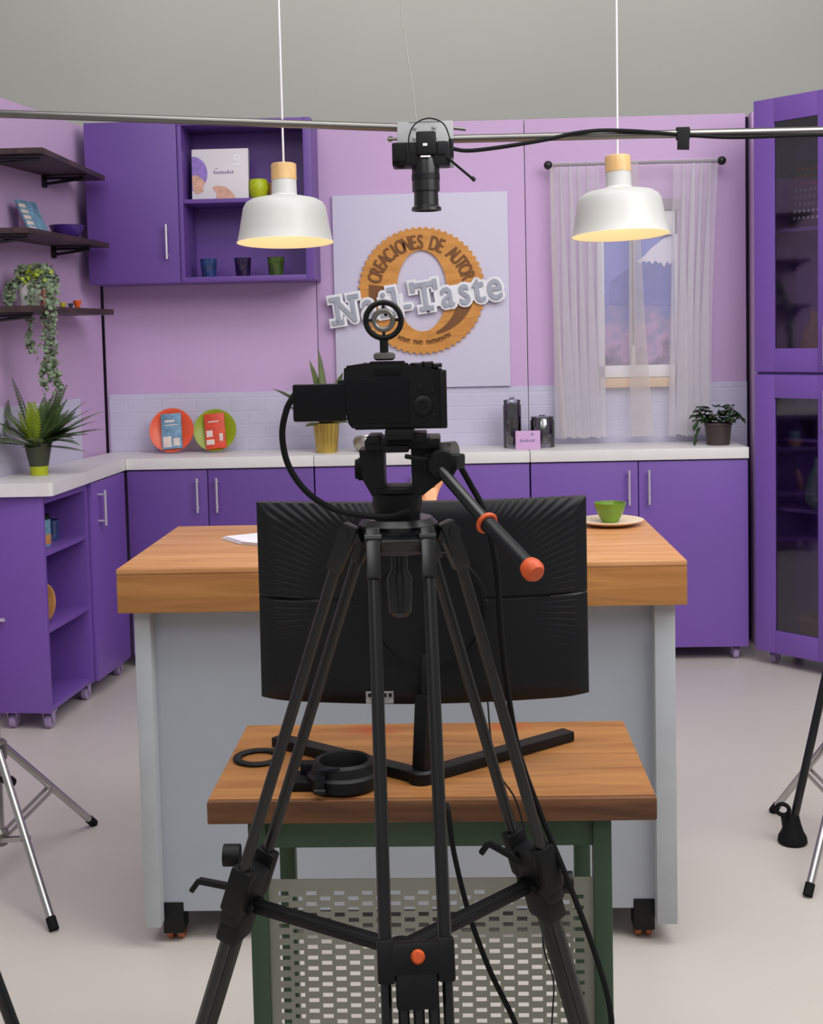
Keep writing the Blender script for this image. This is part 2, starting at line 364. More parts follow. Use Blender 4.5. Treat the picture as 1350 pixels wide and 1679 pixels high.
def base_unit(x0, x1, seam, short, label, paint='purple', z0=.063, z1=.886, yf=5.55, yb=YB-.01):
    t = thing('base_cabinet', label, 'cabinet', ((x0+x1)/2, (yf+yb)/2, 0), 0, 'purple base cabinets along the back wall')
    ox, oy = t.location.x, t.location.y
    b = B(); box(b, x0+.002-ox, x1-.002-ox, yf+.02-oy, yb-oy, z0, z1); obj('body', b, paint, t, True)
    for (a, c, hx) in ((x0, seam, seam-.043), (seam, x1, seam+.043)):
        b = B(); box(b, a+.002-ox, c-.002-ox, yf-oy, yf+.019-oy, z0, z1-.004, .0025); d = obj('door', b, paint, t, True)
        handle(d, (hx-ox, yf-oy, .697), (hx-ox, yf-oy, .848), (0, -.03, 0))
    for cx in (x0+.05, x1-.05):
        for cy in (yf+.05, yb-.05): caster(t, cx-ox, cy-oy, z0)
    b = B(); box(b, x0, x1, yf-.012, yb, .888, .937, .004)
    solo('worktop', b, 'top', 'white worktop slab on the '+short+' base cabinet', 'worktop', 'white worktop slabs')
    return t
base_unit(-1.446, -.6195, -1.088, 'left corner', 'purple two-door base cabinet in the left corner below the coloured plates', 'purple_shaded')
base_unit(-.6175, .3215, -.148, 'middle', 'purple base cabinet in the middle behind the tripod head')
base_unit(.3240, 1.264, .790, 'window-side', 'purple two-door base cabinet below the curtained window')

# left run: open shelves then a door, turned a little from the left wall
RZ = math.radians(-5.0)
lc = thing('shelf_cabinet', 'purple rolling base cabinet with open shelves and one door by the left wall', 'cabinet', (-1.533, 4.66, 0), RZ)
D_, L_, z0, z1 = -.20, .845, .068, .886
b = B(); box(b, D_, 0, 0, .02, z0, z1, .002); obj('end_panel', b, 'purple', lc, True)
b = B(); box(b, D_, 0, .42, L_, z0, z1); box(b, D_, D_+.012, .02, .42, z0, z1); box(b, D_, 0, .02, .42, z1-.03, z1); obj('body', b, 'purple', lc, True)
for z in (.088, .385, .675):
    b = B(); box(b, D_+.012, -.003, .02, .42, z-.018, z, .001); obj('shelf', b, 'purple', lc, True)
b = B(); box(b, .001, .018, .452, L_-.003, z0, z1-.004, .0025); d = obj('door', b, 'purple', lc, True)
handle(d, (.018, .52, .70), (.018, .52, .845), (.03, 0, 0))
b = B(); tube(b, (-.175, 0, .425), (-.175, -.02, .425), .006); tube(b, (-.20, -.02, .425), (-.155, -.02, .425), .006); obj('knob', b, 'handle', lc, True)
for x, y in ((-.025, .04), (-.165, .04), (-.03, .42), (-.03, .80), (-.165, .80)): caster(lc, x, y, z0)
b = B(); prism(b, [(wallx(4.64)+.008, 4.64), (-1.500, 4.64), (-1.488, 4.652), (-1.4475, 5.538), (-1.4475, YB-.012), (-1.600, YB-.012), (wallx(5.6)+.008, 5.6)], .888, .937)
solo('worktop', b, 'top', 'white worktop along the left wall under the fern', 'worktop', 'white worktop slabs')

# tall glazed cabinet at the right
tcab = thing('tall_cabinet', 'tall purple cabinet with glazed doors at the right edge', 'cabinet', (1.279, 5.50, 0), math.atan2(-.733, .68))
TW, TD, TZ = .40, .30, 2.398
b = B()
box(b, 0, .018, .02, TD, .06, TZ); box(b, TW-.018, TW, .02, TD, .06, TZ); box(b, .018, TW-.018, TD-.012, TD, .06, TZ)
box(b, .018, TW-.018, .02, TD, .06, .08); box(b, .018, TW-.018, .02, TD, TZ-.02, TZ); box(b, .018, TW-.018, .02, TD, 1.245, 1.262); obj('body', b, 'purple', tcab, True)
for z in (1.86, .685, .975):
    b = B(); box(b, .02, TW-.02, .05 if z != .975 else .12, TD-.014, z-.016, z, .001); obj('shelf', b, 'purple', tcab, True)
def glazed(za, zb, hz):
    s, tp = .098, .098
    b = B()
    box(b, .001, s, 0, .019, za, zb, .002); box(b, TW-s, TW-.001, 0, .019, za, zb, .002)
    box(b, s, TW-s, 0, .019, za, za+tp, .002); box(b, s, TW-s, 0, .019, zb-tp, zb, .002)
    d = obj('door', b, 'purple', tcab, True)
    b = B(); box(b, s-.004, TW-s+.004, .008, .011, za+tp-.004, zb-tp+.004); obj('pane', b, 'pane', d, True)
    handle(d, (TW-.052, 0, hz), (TW-.052, 0, hz+.16), (0, -.03, 0))
glazed(.062, 1.25, 1.03); glazed(1.262, TZ-.002, 1.29)
for x in (.05, TW-.05):
    for y in (.07, TD-.05): caster(tcab, x, y, .06)
TM = root_matrix(tcab)
def tin(x, y, z): return TM @ Vector((x, y, z))

# wall cabinet
wx0, wx1, wz0, wz1, wf, wb = -1.597, -.602, 1.704, 2.406, 5.62, YB-.002
wc = thing('wall_cabinet', 'purple wall cabinet with one door and two open shelves', 'cabinet', ((wx0+wx1)/2, wf, wz0))
dx = -1.188
b = B(); box(b, wx0, dx, wf+.02, wb, wz0, wz1); box(b, dx, wx1, wb-.012, wb, wz0, wz1)
box(b, wx1-.035, wx1, wf, wb-.012, wz0, wz1, .002); box(b, dx, wx1-.035, wf, wb-.012, wz0, wz0+.022, .001); box(b, dx, wx1-.035, wf, wb-.012, wz1-.022, wz1, .001)
box(b, dx, dx+.018, wf, wb-.012, wz0+.022, wz1-.022, .001); obj('body', b, 'purple_shaded', wc)
b = B(); box(b, wx0, dx-.003, wf, wf+.019, wz0, wz1, .0025); d = obj('door', b, 'purple_shaded', wc)
b = B(); tube(b, (-1.243, wf-.03, 1.806), (-1.243, wf-.03, 1.956), .0055, seg=12)
for z in (1.824, 1.938): tube(b, (-1.243, wf, z), (-1.243, wf-.03, z), .0045, seg=10)
obj('handle', b, 'handle', d)
b = B(); box(b, dx+.018, wx1-.035, wf+.012, wb-.012, 2.048, 2.066, .001); obj('shelf', b, 'purple_shaded', wc)

# left wall shelves: boards with a black bracket each
def wall_shelf(z, near, far, th, label, bracket_y):
    t = thing('wall_shelf', label, 'shelf', ((near[0]+far[0])/2-.08, (near[1]+far[1])/2, z), 0, 'dark wood shelves on the left wall')
    b = B(); prism(b, [near, far, (wallx(far[1])+.001, far[1]), (wallx(near[1])+.001, near[1])], z, z+th); obj('board', b, 'dark_wood', t)
    for by in bracket_y:
        xo = near[0]+(far[0]-near[0])*(by-near[1])/(far[1]-near[1])
        b = B(); xw = wallx(by)+.001
        box(b, xw, xw+.012, by-.016, by+.016, z-.050, z-.002, .001)
        tube(b, (xw, by, z-.012), (xo-.03, by, z-.012), .006, seg=10); tube(b, (xw, by, z-.036), (xo-.03, by, z-.016), .006, seg=10)
        box(b, xw, xo-.02, by-.012, by+.012, z-.004, z-.0005); obj('bracket', b, 'black_metal', t)
wall_shelf(2.15, (-1.496, 4.72), (-1.498, 5.575), .02, 'dark wood wall shelf, top and empty of the three', (4.78, 5.36))
wall_shelf(1.86, (-1.560, 4.72), (-1.490, 5.575), .02, 'dark wood wall shelf holding the blue card and violet bowl', (4.78, 5.42))
wall_shelf(1.568, (-1.56, 4.72), (-1.482, 5.575), .024, 'dark wood wall shelf holding the trailing plant', (4.78,))

# ------------------------------------------------------------------ wall sign
sx0, sx1, sz0, sz1 = -.540, .259, 1.208, 2.092
sg = thing('wall_sign', 'square pale wall sign with a toothed wooden ring logo and slanted lettering', 'sign', ((sx0+sx1)/2, YB, sz0))
b = B(); box(b, sx0, sx1, YB-.022, YB-.001, sz0, sz1, .002); obj('sign_board', b, 'sign', sg)
YS = YB-.022; px = 5.88/F
cc = at(692, 477, YS); SX = Matrix.Translation((cc.x, YS, cc.z)) @ UPR
def ringpoly(bm, rin, rout, a0, a1, n, z0, z1, X):
    vs = []
    closed = abs(a1-a0-2*PI) < 1e-6
    for i in range(n+(0 if closed else 1)):
        a = a0+(a1-a0)*i/n; (ri, ro) = (rin(a), rout(a, i))
        vs.append([bm.verts.new(X@Vector((v[0], v[1], z))) for v in ((ri[0]*math.cos(a), ri[1]*math.sin(a)), (ro*math.cos(a), ro*math.sin(a))) for z in (z0, z1)])
    N = len(vs)
    for i in range(N if closed else N-1):
        p, q = vs[i], vs[(i+1) % N]
        bm.faces.new((p[1], p[3], q[3], q[1])); bm.faces.new((p[0], q[0], q[2], p[2]))
        bm.faces.new((p[0], p[1], q[1], q[0])); bm.faces.new((p[2], q[2], q[3], p[3]))
    if not closed:
        for v in (vs[0], vs[-1]): bm.faces.new((v[0], v[2], v[3], v[1]))
    return bm
b = B(); ringpoly(b, lambda a: (41*px, 66*px), lambda a, i: (103.5 if i % 4 < 2 else 100.5)*px, 0, 2*PI, 240, 0, .016, SX); obj('logo_ring', b, 'ring', sg, ang=.5)
for a0, a1, w0, w1 in ((172, 196, 1, 1), (-72, 9, .15, 1.25)):
    A0, A1 = math.radians(a0), math.radians(a1); b = B()
    mid = 72.5*px
    ringpoly(b, lambda a: ((mid-14*px*min(1, w0+(w1-w0)*(a-A0)/(A1-A0)),)*2), lambda a, i: mid+14*px*min(1, w0+(w1-w0)*(a-A0)/(A1-A0)), A0, A1, 40, .0155, .018, SX)
    obj('brown_band', b, 'brown', sg)
b = B(); s = 'CREACIONES DE AUTOR'; A0, A1 = 164, 17
for i, ch in enumerate(s):
    if ch == ' ': continue
    a = math.radians(A0+(A1-A0)*i/(len(s)-1)); r = 68*px
    for ox_ in (-.0025, 0, .0025):
        g = text_bm(ch, .092, 0, .003, .60)
        merge(b, g, SX @ Matrix.Translation((r*math.cos(a), r*math.sin(a), .018+ox_*.1)) @ Matrix.Rotation(a-PI/2, 4, 'Z') @ Matrix.Translation((ox_, 0, 0)))
obj('arc_lettering', b, 'brown', sg)
b = B()
for i in range(17):                              # small worn lettering along the lower arc, too small to read
    if i in (4, 8): continue
    a = math.radians(243+i*3.6); r = 84*px
    X = SX @ Matrix.Translation((r*math.cos(a), r*math.sin(a), .017)) @ Matrix.Rotation(a+PI/2, 4, 'Z')
    box(b, -.006, -.002, -.010, .010, -.001, .002, 0, X); box(b, .003, .006, -.010, .010, -.001, .002, 0, X); box(b, -.006, .006, .004 if i % 2 else -.002, .008 if i % 2 else .002, -.001, .002, 0, X)
obj('small_lettering', b, 'brown', sg)
TX = Matrix.Translation((0, 0, 0))
lc0 = at(698, 488, YS); LX = Matrix.Translation((lc0.x, YS, lc0.z)) @ UPR @ Matrix.Rotation(math.radians(7.7), 4, 'Z')
GL = [('N', -.368, .165, .82), ('a', -.262, .185, .72), ('i', -.190, .165, .9), ('l', -.140, .165, .9), ('-', -.085, .13, .9), ('T', .000, .180, .80), ('a', .100, .185, .74), ('s', .178, .185, .74), ('t', .243, .185, .84), ('e', .316, .190, .78)]
SF = ((-.368-.042, -.050, .050), (-.410, .056, .044), (-.326, .056, .044), (-.190, -.050, .040), (-.140, -.050, .040), (-.150, .060, .028), (.0, -.050, .058))
def lettering(z, ext, spread):
    bm = B(); n = 10
    sh = [(spread*math.cos(2*PI*k/n), spread*math.sin(2*PI*k/n)) for k in range(n)]+[(0, 0)] if spread > .008 else [(-spread, 0), (spread, 0), (0, -spread), (0, spread), (0, 0)]
    for q, (dx_, dy_) in enumerate(sh):
        for ch, x, sz, sx_ in GL:
            merge(bm, text_bm(ch, sz, 0, ext, sx_), LX @ Matrix.Translation((x+dx_, -.056+dy_, z+q*.00015)))
    for q, (x, y, w) in enumerate(SF): box(bm, x-w/2-spread, x+w/2+spread, y-.007-spread, y+.007+spread, z-ext, z+ext+.0002*q, 0, LX)
    for x in (-.052, .052): box(bm, x-.007-spread, x+.007+spread, .034-spread, .074+spread, z-ext, z+ext+.0011, 0, LX)
    return bm
b = lettering(.024, .007, .015)
for x0_, x1_ in ((-.22, -.10), (.04, .34)): box(b, x0_, x1_, -.048, .036, .018, .031, 0, LX)
obj('lettering_outline', b, 'letter_w', sg, label='white raised outline of the slanted lettering', ang=.1)
obj('lettering_face', lettering(.0375, .004, .003), 'letter_g', sg, label='grey face of the slanted lettering', ang=.1)

# ------------------------------------------------------------------ window, rod, curtains
def at_b(x, y): return at(x, y, YB-.01)
w0, w1 = at_b(978, 345), at_b(1112, 606)
wn = thing('window_1', 'white framed window with a printed mountain view behind sheer curtains', 'window', ((w0.x+w1.x)/2, YB, w1.z)); del wn['label']; del wn['category']; wn['kind'] = 'structure'
fx0, fx1, fz0, fz1 = w0.x, w1.x, w1.z-.03, at_b(1100, 345).z
b = B()
box(b, fx0, fx0+.03, YB-.03, YB, fz0, fz1, .002); box(b, fx1-.014, fx1, YB-.03, YB, fz0, fz1, .002)
box(b, fx0, fx1, YB-.03, YB, fz0, fz0+.055, .002); box(b, fx0, fx1, YB-.03, YB, fz1-.11, fz1, .002)
mxx = at_b(1038, 500).x; box(b, mxx-.008, mxx+.008, YB-.026, YB, fz0+.05, fz1-.1, .001); obj('window_frame', b, 'white', wn)
b = B(); box(b, mxx-.006, mxx+.004, YB-.0275, YB-.0262, at_b(1033, 566).z, fz1-.1); obj('casement_gap', b, 'gap', wn, label='dark gap between the two casements')
b = B(); box(b, fx0, fx1, YB-.008, YB-.004, fz0+.05, fz1-.1); b.transform(Matrix.Translation((0, 0, -(fz0+.05))))
v = obj('window_view', b, 'view', wn, local=True); v.matrix_parent_inverse = Matrix.Translation(-wn.location); v.location = (0, 0, fz0+.05)
mz = lambda x, y: (at_b(x, y).x, at_b(x, y).z)
def flat(bm, pts, y0, y1): return prism(bm, [mz(*p) for p in pts], -y1, -y0, Matrix(((1, 0, 0, 0), (0, 0, -1, 0), (0, 1, 0, 0), (0, 0, 0, 1))))
b = B(); flat(b, [(1000, 462), (1030, 441), (1055, 420), (1078, 398), (1096, 387), (1107, 385), (1107, 500), (1000, 500)], YB-.010, YB-.008); obj('printed_mountain', b, 'mount', wn)
b = B(); flat(b, [(1044, 429), (1056, 420), (1067, 408), (1078, 399), (1087, 392), (1096, 388), (1107, 386), (1107, 430), (1103, 427), (1099, 434), (1094, 429), (1089, 438), (1084, 430), (1080, 432), (1075, 427), (1070, 433), (1065, 428), (1060, 431), (1056, 428), (1050, 432)], YB-.012, YB-.010); obj('printed_snow', b, 'snow', wn)
b = B(); box(b, fx0+.005, fx1-.02, YB-.05, YB, fz0-.045, fz0-.002, .003); obj('window_sill', b, 'sill', wn)
b = B(); box(b, fx0+.005, fx1+.01, YB-.045, YB, fz1+.001, fz1+.05, .003); obj('window_header', b, 'greybar', wn)

rY = YB-.075
r0, r1 = at(899, 271, rY), at(1184, 263, rY); rz = (r0.z+r1.z)/2
rd = thing('curtain_rod', 'thin dark curtain rod with black ball ends above the window', 'curtain rod', ((r0.x+r1.x)/2, rY, rz))
b = B(); tube(b, (r0.x, rY, rz), (r1.x, rY, rz), .007, seg=12); obj('rod', b, 'greybar', rd)
for x in (r0.x, r1.x):
    b = B(); ball(b, (x, rY, rz), .020); obj('finial', b, 'black_metal', rd)
    b = B(); xx = x+(.03 if x < 0.9 else -.03); tube(b, (xx, rY, rz), (xx, YB, rz), .006); obj('bracket', b, 'black_metal', rd)
def curtain(name_label, segs, ztop, zbot, seed, edge, veil=None):
    main = segs
    # segs: (top x0, top x1, bottom x0, bottom x1, folds, amplitude); cloth gathered into soft S folds on the rod
    rnd = random.Random(seed); rows = 26
    def sheet(segs):
        cols = []
        for (a, c, e, f, nf, amp) in segs:
            n = max(12, int(nf*22)); ph = rnd.random()*6
            for i in range(n+1):
                t = i/n; cols.append((a, c, e, f, t, 2*PI*nf*t+ph, amp, nf))
        bm = B(); grid = []
        for j in range(rows+1):
            v = j/rows; z = ztop+(zbot-ztop)*v; row = []
            for (a, c, e, f, t, w, amp, nf) in cols:
                xt, xb = a+(c-a)*t, e+(f-e)*t
                k = v**.8; x = xt*(1-k)+xb*k
                A = amp*(.45+.75*v); x += math.sin(w+.4*math.sin(3*v+w*.3))*A*1.1+math.sin(2*w+1)*A*.25
                y = rY+math.cos(w+.5*v)*A*.55*(1 if v > .03 else .4)
                row.append(bm.verts.new((x, y, z+(.006*math.sin(w*1.3) if j == rows else 0))))
            grid.append(row)
        for j in range(rows):
            for i in range(len(cols)-1): bm.faces.new((grid[j][i], grid[j][i+1], grid[j+1][i+1], grid[j+1][i]))
        return bm
    bm = sheet(segs)
    zs = [v.co.z for v in bm.verts]; cx = sum(v.co.x for v in bm.verts)/len(bm.verts)
    t = thing('curtain', name_label, 'curtain', (cx, rY, min(zs)), 0, 'sheer curtains')
    obj('curtain_cloth', bm, 'curtain', t, ang=3)
    if veil: obj('thin_veil', sheet([veil]), 'veil', t, ang=3, label='single thin layer over the window')
    bm = B(); (ex0, ex1, fx, ff) = edge; g2 = []
    for j in range(rows+1):
        v = j/rows; z = ztop+(zbot-ztop)*v; bow = math.sin(v*PI)*.01
        g2.append([bm.verts.new((ex0+(fx-ex0)*v-bow+(ex1-ex0+(ff-fx-ex1+ex0)*v)*s, rY-.012+.006*math.sin(s*PI+v*3), z)) for s in (0, .33, .66, 1)])
    for j in range(rows):
        for i in range(3): bm.faces.new((g2[j][i], g2[j][i+1], g2[j+1][i+1], g2[j+1][i]))
    obj('hem', bm, 'hem', t, ang=3)
    return t
xp = lambda x, y=500: at(x, y, rY).x
zt, zb = rz+.012, at(1000, 716, rY).z
curtain('white sheer curtain, left half, bunched by the glass jars', [(xp(903), xp(985), xp(915), xp(990), 5.5, .026)], zt, zb, 3, (xp(905), xp(912), xp(917), xp(926)), (xp(985), xp(1034), xp(990), xp(1032), 1, .007))
curtain('white sheer curtain, right half, bunched beside the small dark plant', [(xp(1110), xp(1178), xp(1108), xp(1157), 4.5, .026)], zt, zb, 5, (xp(1036), xp(1048), xp(1034), xp(1070)), (xp(1036), xp(1110), xp(1034), xp(1108), 1, .008))

# ------------------------------------------------------------------ island counter
isl = thing('island_counter', 'grey rolling island counter with a thick wooden top', 'counter', (-.135, 3.25, 0))
ix0, ix1, iy0, iy1, IZ = -.790, .522, 2.905, 3.575, .925
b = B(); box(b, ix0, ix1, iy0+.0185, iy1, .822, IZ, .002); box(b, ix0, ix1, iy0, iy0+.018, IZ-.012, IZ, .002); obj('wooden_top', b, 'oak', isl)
b = B(); box(b, ix0, ix1, iy0+.0005, iy0+.018, .822, IZ-.0125, .002); obj('shaded_front', b, 'fascia_shade', isl, label='front of the wooden top, its colour darkened for shade')
b = B()
box(b, ix0+.028, ix0+.066, iy0+.035, iy1-.03, .055, .822, .003); obj('side_panel', b, 'island_edge', isl)
b = B(); box(b, ix1-.070, ix1-.022, iy0+.035, iy1-.03, .055, .822, .003); obj('side_panel', b, 'island_edge', isl)
b = B(); box(b, ix0+.066, ix1-.070, iy0+.075, iy0+.093, .078, .822); obj('front_panel', b, 'island', isl)
b = B(); box(b, ix0+.066, ix1-.070, iy1-.06, iy1-.045, .5, .822); obj('rear_rail', b, 'island', isl)
b = B(); box(b, ix0+.066, ix1-.070, iy0+.093, iy1-.035, .079, .095); obj('added_shade_deck', b, 'island', isl)  # unseen board added to keep the floor under the island in shadow
for x in (ix0+.088, ix1-.095):
    for y in (iy0+.105, iy1-.10):
        b = B(); box(b, x-.025, x+.025, y-.034, y+.024, .024, .10, .003); c = obj('caster', b, 'black', isl)
        for s in (-.013, .013):
            q = B(); lathe(q, [(0, -.008), (.024, -.008), (.027, -.004), (.027, .004), (.024, .008), (0, .008)], (x+s, y, .027), 20, (1, 0, 0)); obj('wheel', q, 'copper', c)

# things on the island
p = atz(1003, 858, IZ); SC = Vector((p.x, 3.46, IZ+.0005)); SC.x = at(1001, 860, 3.46).x
b = B(); lathe(b, [(0, .002), (.045, 0), (.060, .003), (.088, .012), (.090, .015), (.086, .016), (.058, .008), (0, .007)], SC); solo('saucer', b, 'saucer', 'wide cream saucer under the green cup on the island', 'saucer')
b = B(); lathe(b, [(0, .0), (.022, 0), (.024, .004), (.036, .026), (.0425, .046), (.0435, .052), (.041, .052), (.034, .027), (.022, .007), (0, .006)], SC+Vector((0, 0, .0085))); solo('cup', b, 'cup', 'green cup standing on a cream saucer', 'cup')
b = B()
pp = [atz(363, 884, IZ), atz(440, 876, IZ), atz(470, 900, IZ), atz(392, 893, IZ)]
for k in range(3):
    prism(b, [(q.x+.006*k, q.y-.004*k) for q in pp], IZ+.001+.003*k, IZ+.003+.003*k)
solo('paper_stack', b, 'paper', 'loose white sheets lying on the left of the island', 'papers')
# beige hand-shaped prop standing behind the monitor
hx = at(708, 820, 3.30); hb = Vector((hx.x-.012, 3.30, IZ))
hd = thing('hand_model', 'beige model hand standing behind the black monitor', 'model hand', hb)
bm = B(); me_v = []; rad = []; edges = []
def chain(pts, rs, root=None):
    last = root
    for q, r_ in zip(pts, rs):
        me_v.append(Vector(q)); rad.append(r_)
        if last is not None: edges.append((last, len(me_v)-1))
        last = len(me_v)-1
    return last
w = chain([(0, 0, .012), (0, 0, .05), (.003, 0, .09)], [(.030, .024), (.024, .019), (.026, .016)])
for i, (dx_, L) in enumerate(((-.021, .050), (-.007, .058), (.008, .054), (.021, .042))):
    k = chain([(dx_*.75, 0, .112), (dx_*1.05, -.002, .138)], [(.011, .010), (.0095, .009)], w)
    chain([(dx_*1.15+.004, -.006, .138+L*.45), (dx_*1.15+.012, -.016, .138+L*.80), (dx_*1.15+.016, -.024, .138+L)], [(.0085, .008), (.0078, .0072), (.0055, .005)], k)
chain([(.026, -.006, .082), (.040, -.012, .104), (.046, -.017, .128)], [(.012, .012), (.0105, .010), (.007, .007)], w-1)
me = bpy.data.meshes.new('hand'); me.from_pydata([Vector((-v.x, v.y, v.z))*1.05 for v in me_v], edges, []); ho = bpy.data.objects.new('hand', me); C.objects.link(ho)
md = ho.modifiers.new('s', 'SKIN'); sd = ho.modifiers.new('d', 'SUBSURF'); sd.levels = sd.render_levels = 2
for i, q in enumerate(me.skin_vertices[0].data): q.radius = tuple(v*1.05 for v in rad[i]); q.use_root = (i == 0)
bpy.context.view_layer.update()
m2 = bpy.data.meshes.new_from_object(ho.evaluated_get(bpy.context.evaluated_depsgraph_get())); bpy.data.objects.remove(ho)
bm = B(); bm.from_mesh(m2); bm.transform(Matrix.Translation((0, 0, .012)) @ Matrix.Rotation(.10, 4, 'Y'))
obj('hand', bm, 'hand', hd, local=True, ang=3)
b = B(); lathe(b, [(0, 0), (.036, 0), (.036, .010), (.030, .014), (0, .014)]); obj('stand', b, 'wood_pale', hd, local=True)

# ------------------------------------------------------------------ pendant lamps
def pendant(cx, cy, zr, label, tilt):
    t = thing('pendant_lamp', label, 'lamp', (cx, cy, zr), 0, 'white pendant lamps over the island')
    R = .131
    prof = [(.0335, .170), (.0345, .131), (.040, .125), (.068, .1205), (.092, .115), (.105, .107), (.1125, .094), (.117, .070), (.1235, .032), (.1295, .004), (R+.001, 0)]
    X = Matrix.Rotation(tilt, 4, 'Y') @ Matrix.Rotation(-.055, 4, 'X')
    b = B(); lathe(b, prof, seg=56); b.transform(X); obj('lamp_shade', b, 'lamp', t, True)
    b = B(); lathe(b, [(R-.0005, .0005), (.1275, .004), (.1205, .030), (.114, .068), (.109, .090), (.101, .102), (.088, .110), (.06, .116), (.02, .119), (0, .119)], seg=56); b.transform(X); obj('shade_lining', b, 'lamp_in', t, True)
    b = B(); lathe(b, [(0, .214), (.032, .214), (.0345, .212), (.0345, .170), (0, .168)], seg=32); b.transform(X); obj('wooden_cap', b, 'wood_pale', t, True)
    b = B(); ball(b, (0, 0, .055), .026, (1, 1, 1.2)); b.transform(X); obj('bulb', b, BULB, t, True)
    b = B(); tube(b, (X@Vector((0, 0, .21))), (0, 0, 1.5), .0028, seg=8); obj('cord', b, 'cord', t, True)
    l = bpy.data.lights.new('lamp_light', 'POINT'); l.energy = .5; l.color = (1, .84, .62); l.shadow_soft_size = .03
    o = bpy.data.objects.new('lamp_light', l); C.objects.link(o); o.location = (cx, cy, zr+.012)
BULB = glow('lit_bulb', (255, 214, 150), 2.5)
PYD = 3.5
q = at(468, 398, PYD); pendant(q.x, PYD, q.z, 'white pendant lamp, the left of two, hanging before the purple wall cabinet', .0)
q = at(1018, 386, PYD); pendant(q.x, PYD, q.z, 'white pendant lamp, the right of two, hanging before the curtains', -.02)

# ------------------------------------------------------------------ workbench
TZB = .72
tb = thing('workbench', 'small green steel workbench with a worn wooden top holding the monitor', 'table', (-.05, 2.175, 0))
b = B(); box(b, -.406, .305, 1.984, 2.372, TZB-.038, TZB, .004); obj('table_top', b, 'bench', tb)
b = B(); box(b, -.406, .305, 1.972, 1.9838, TZB-.038, TZB-.001, .004); obj('shaded_front_edge', b, 'bench_edge_shade', tb, label='front edge strip, its colour darkened for shade')
LX0, LX1 = at(412, 1500, 2.0).x, at(1004, 1500, 2.0).x
for x in (LX0, LX1-.029):
    for y in (1.992, 2.33):
        b = B(); box(b, x, x+.029, y, y+.029, 0, TZB-.038, .002); obj('leg', b, 'green', tb)
za = at(700, 1390, 2.0).z
for y in (2.005, 2.34):
    b = B(); box(b, LX0+.029, LX1-.029, y, y+.012, za, TZB-.0385); obj('apron', b, 'green', tb)
for x in (LX0+.008, LX1-.02):
    b = B(); box(b, x, x+.012, 2.021, 2.33, za, TZB-.0385); obj('apron', b, 'green', tb)
b = B(); PX0, PX1 = LX0+.029, LX1-.029; PZ1 = at(700, 1440, 2.0).z; PZ0 = .14; yP = 2.0
rowh = 9.35*2.0/F; cw = 23.7*2.0/F; sw, sh = 17.5*2.0/F, 7.6*2.0/F
nc = int((PX1-PX0-.016)/cw); mX = PX0+((PX1-PX0)-nc*cw)/2
def fr(x0, x1, z0, z1): box(b, x0, x1, yP, yP+.0015, z0, z1)
fr(PX0, mX, PZ0, PZ1); fr(mX+nc*cw, PX1, PZ0, PZ1)
for c in range(nc):
    xa = mX+c*cw; e = (cw-sw)/2
    fr(xa, xa+e, PZ0, PZ1); fr(xa+cw-e, xa+cw, PZ0, PZ1)
    z = PZ1; zz = PZ1-.020-(rowh if c % 2 else 0)
    while zz-sh > PZ0+.02: fr(xa+e, xa+cw-e, zz, z); z = zz-sh; zz -= 2*rowh
    fr(xa+e, xa+cw-e, PZ0, z)
obj('perforated_panel', b, 'perf', tb)

# ------------------------------------------------------------------ monitor seen from behind
mn = thing('monitor', 'black curved computer monitor seen from behind on the workbench', 'monitor', (-.068, 2.10, TZB))
mx0, mx1, mz0, mz1, MY = -.338, .217, .838, 1.174, 2.095
mcx = (mx0+mx1)/2; ccx, ccz, cr = at(702, 998, MY).x, at(702, 998, MY).z, .098
NX, NZ = 300, 170; bm = B(); G = []
for j in range(NZ+1):
    row = []
    for i in range(NX+1):
        u, v = i/NX, j/NZ; x = mx0+(mx1-mx0)*u
        zl = mz0+.005*(max(0, abs(2*u-1)-.8)/.2)**2; z = zl+(mz1-zl)*v
        ed = min(u, 1-u, v*.6, (1-v)*.6)/.06; fall = 1-min(1, ed)
        y = MY+.45*(x-mcx)**2+.010*fall*fall-.006*math.exp(-((x-mcx)/.2)**2)
        y -= .007*max(0, .5-v)*2                         # lower half swells to the connectors
        d = math.hypot(x-ccx, z-ccz); ang = math.atan2(z-ccz, x-ccx)
        if abs(v-.52) < .006 and (u < .3 or u > .68): y += .003
        amp = max(0, min(1, (d-.17)/.05))*max(0, min(1, (v-.16)/.25))*max(0, min(1, (u-.015)/.03))*max(0, min(1, (1-u-.015)/.03))
        y -= .0008*amp*math.sin(ang*140)
        if d < cr: y -= .004*(1 if d < cr-.003 else (cr-d)/.003)-.0
        row.append(bm.verts.new((x, y, z)))
    G.append(row)
for j in range(NZ):
    for i in range(NX): bm.faces.new((G[j][i], G[j][i+1], G[j+1][i+1], G[j+1][i]))
back = {}
rim = [G[0][i] for i in range(NX+1)]+[G[j][NX] for j in range(1, NZ+1)]+[G[NZ][i] for i in range(NX-1, -1, -1)]+[G[j][0] for j in range(NZ-1, 0, -1)]
rb = [bm.verts.new((v.co.x, MY+.45*(v.co.x-mcx)**2+.030, v.co.z)) for v in rim]
for i in range(len(rim)): k = (i+1) % len(rim); bm.faces.new((rim[i], rim[k], rb[k], rb[i]))
obj('back_shell', bm, 'charcoal', mn, ang=.9)
bm = B(); f0 = []
for i in range(41):
    x = mx0+.004+(mx1-mx0-.008)*i/40; y = MY+.45*(x-mcx)**2
    f0.append([bm.verts.new((x, yy, zz)) for yy, zz in ((y+.024, mz0+.012), (y+.031, mz0+.012), (y+.031, mz1-.003), (y+.024, mz1-.003))])
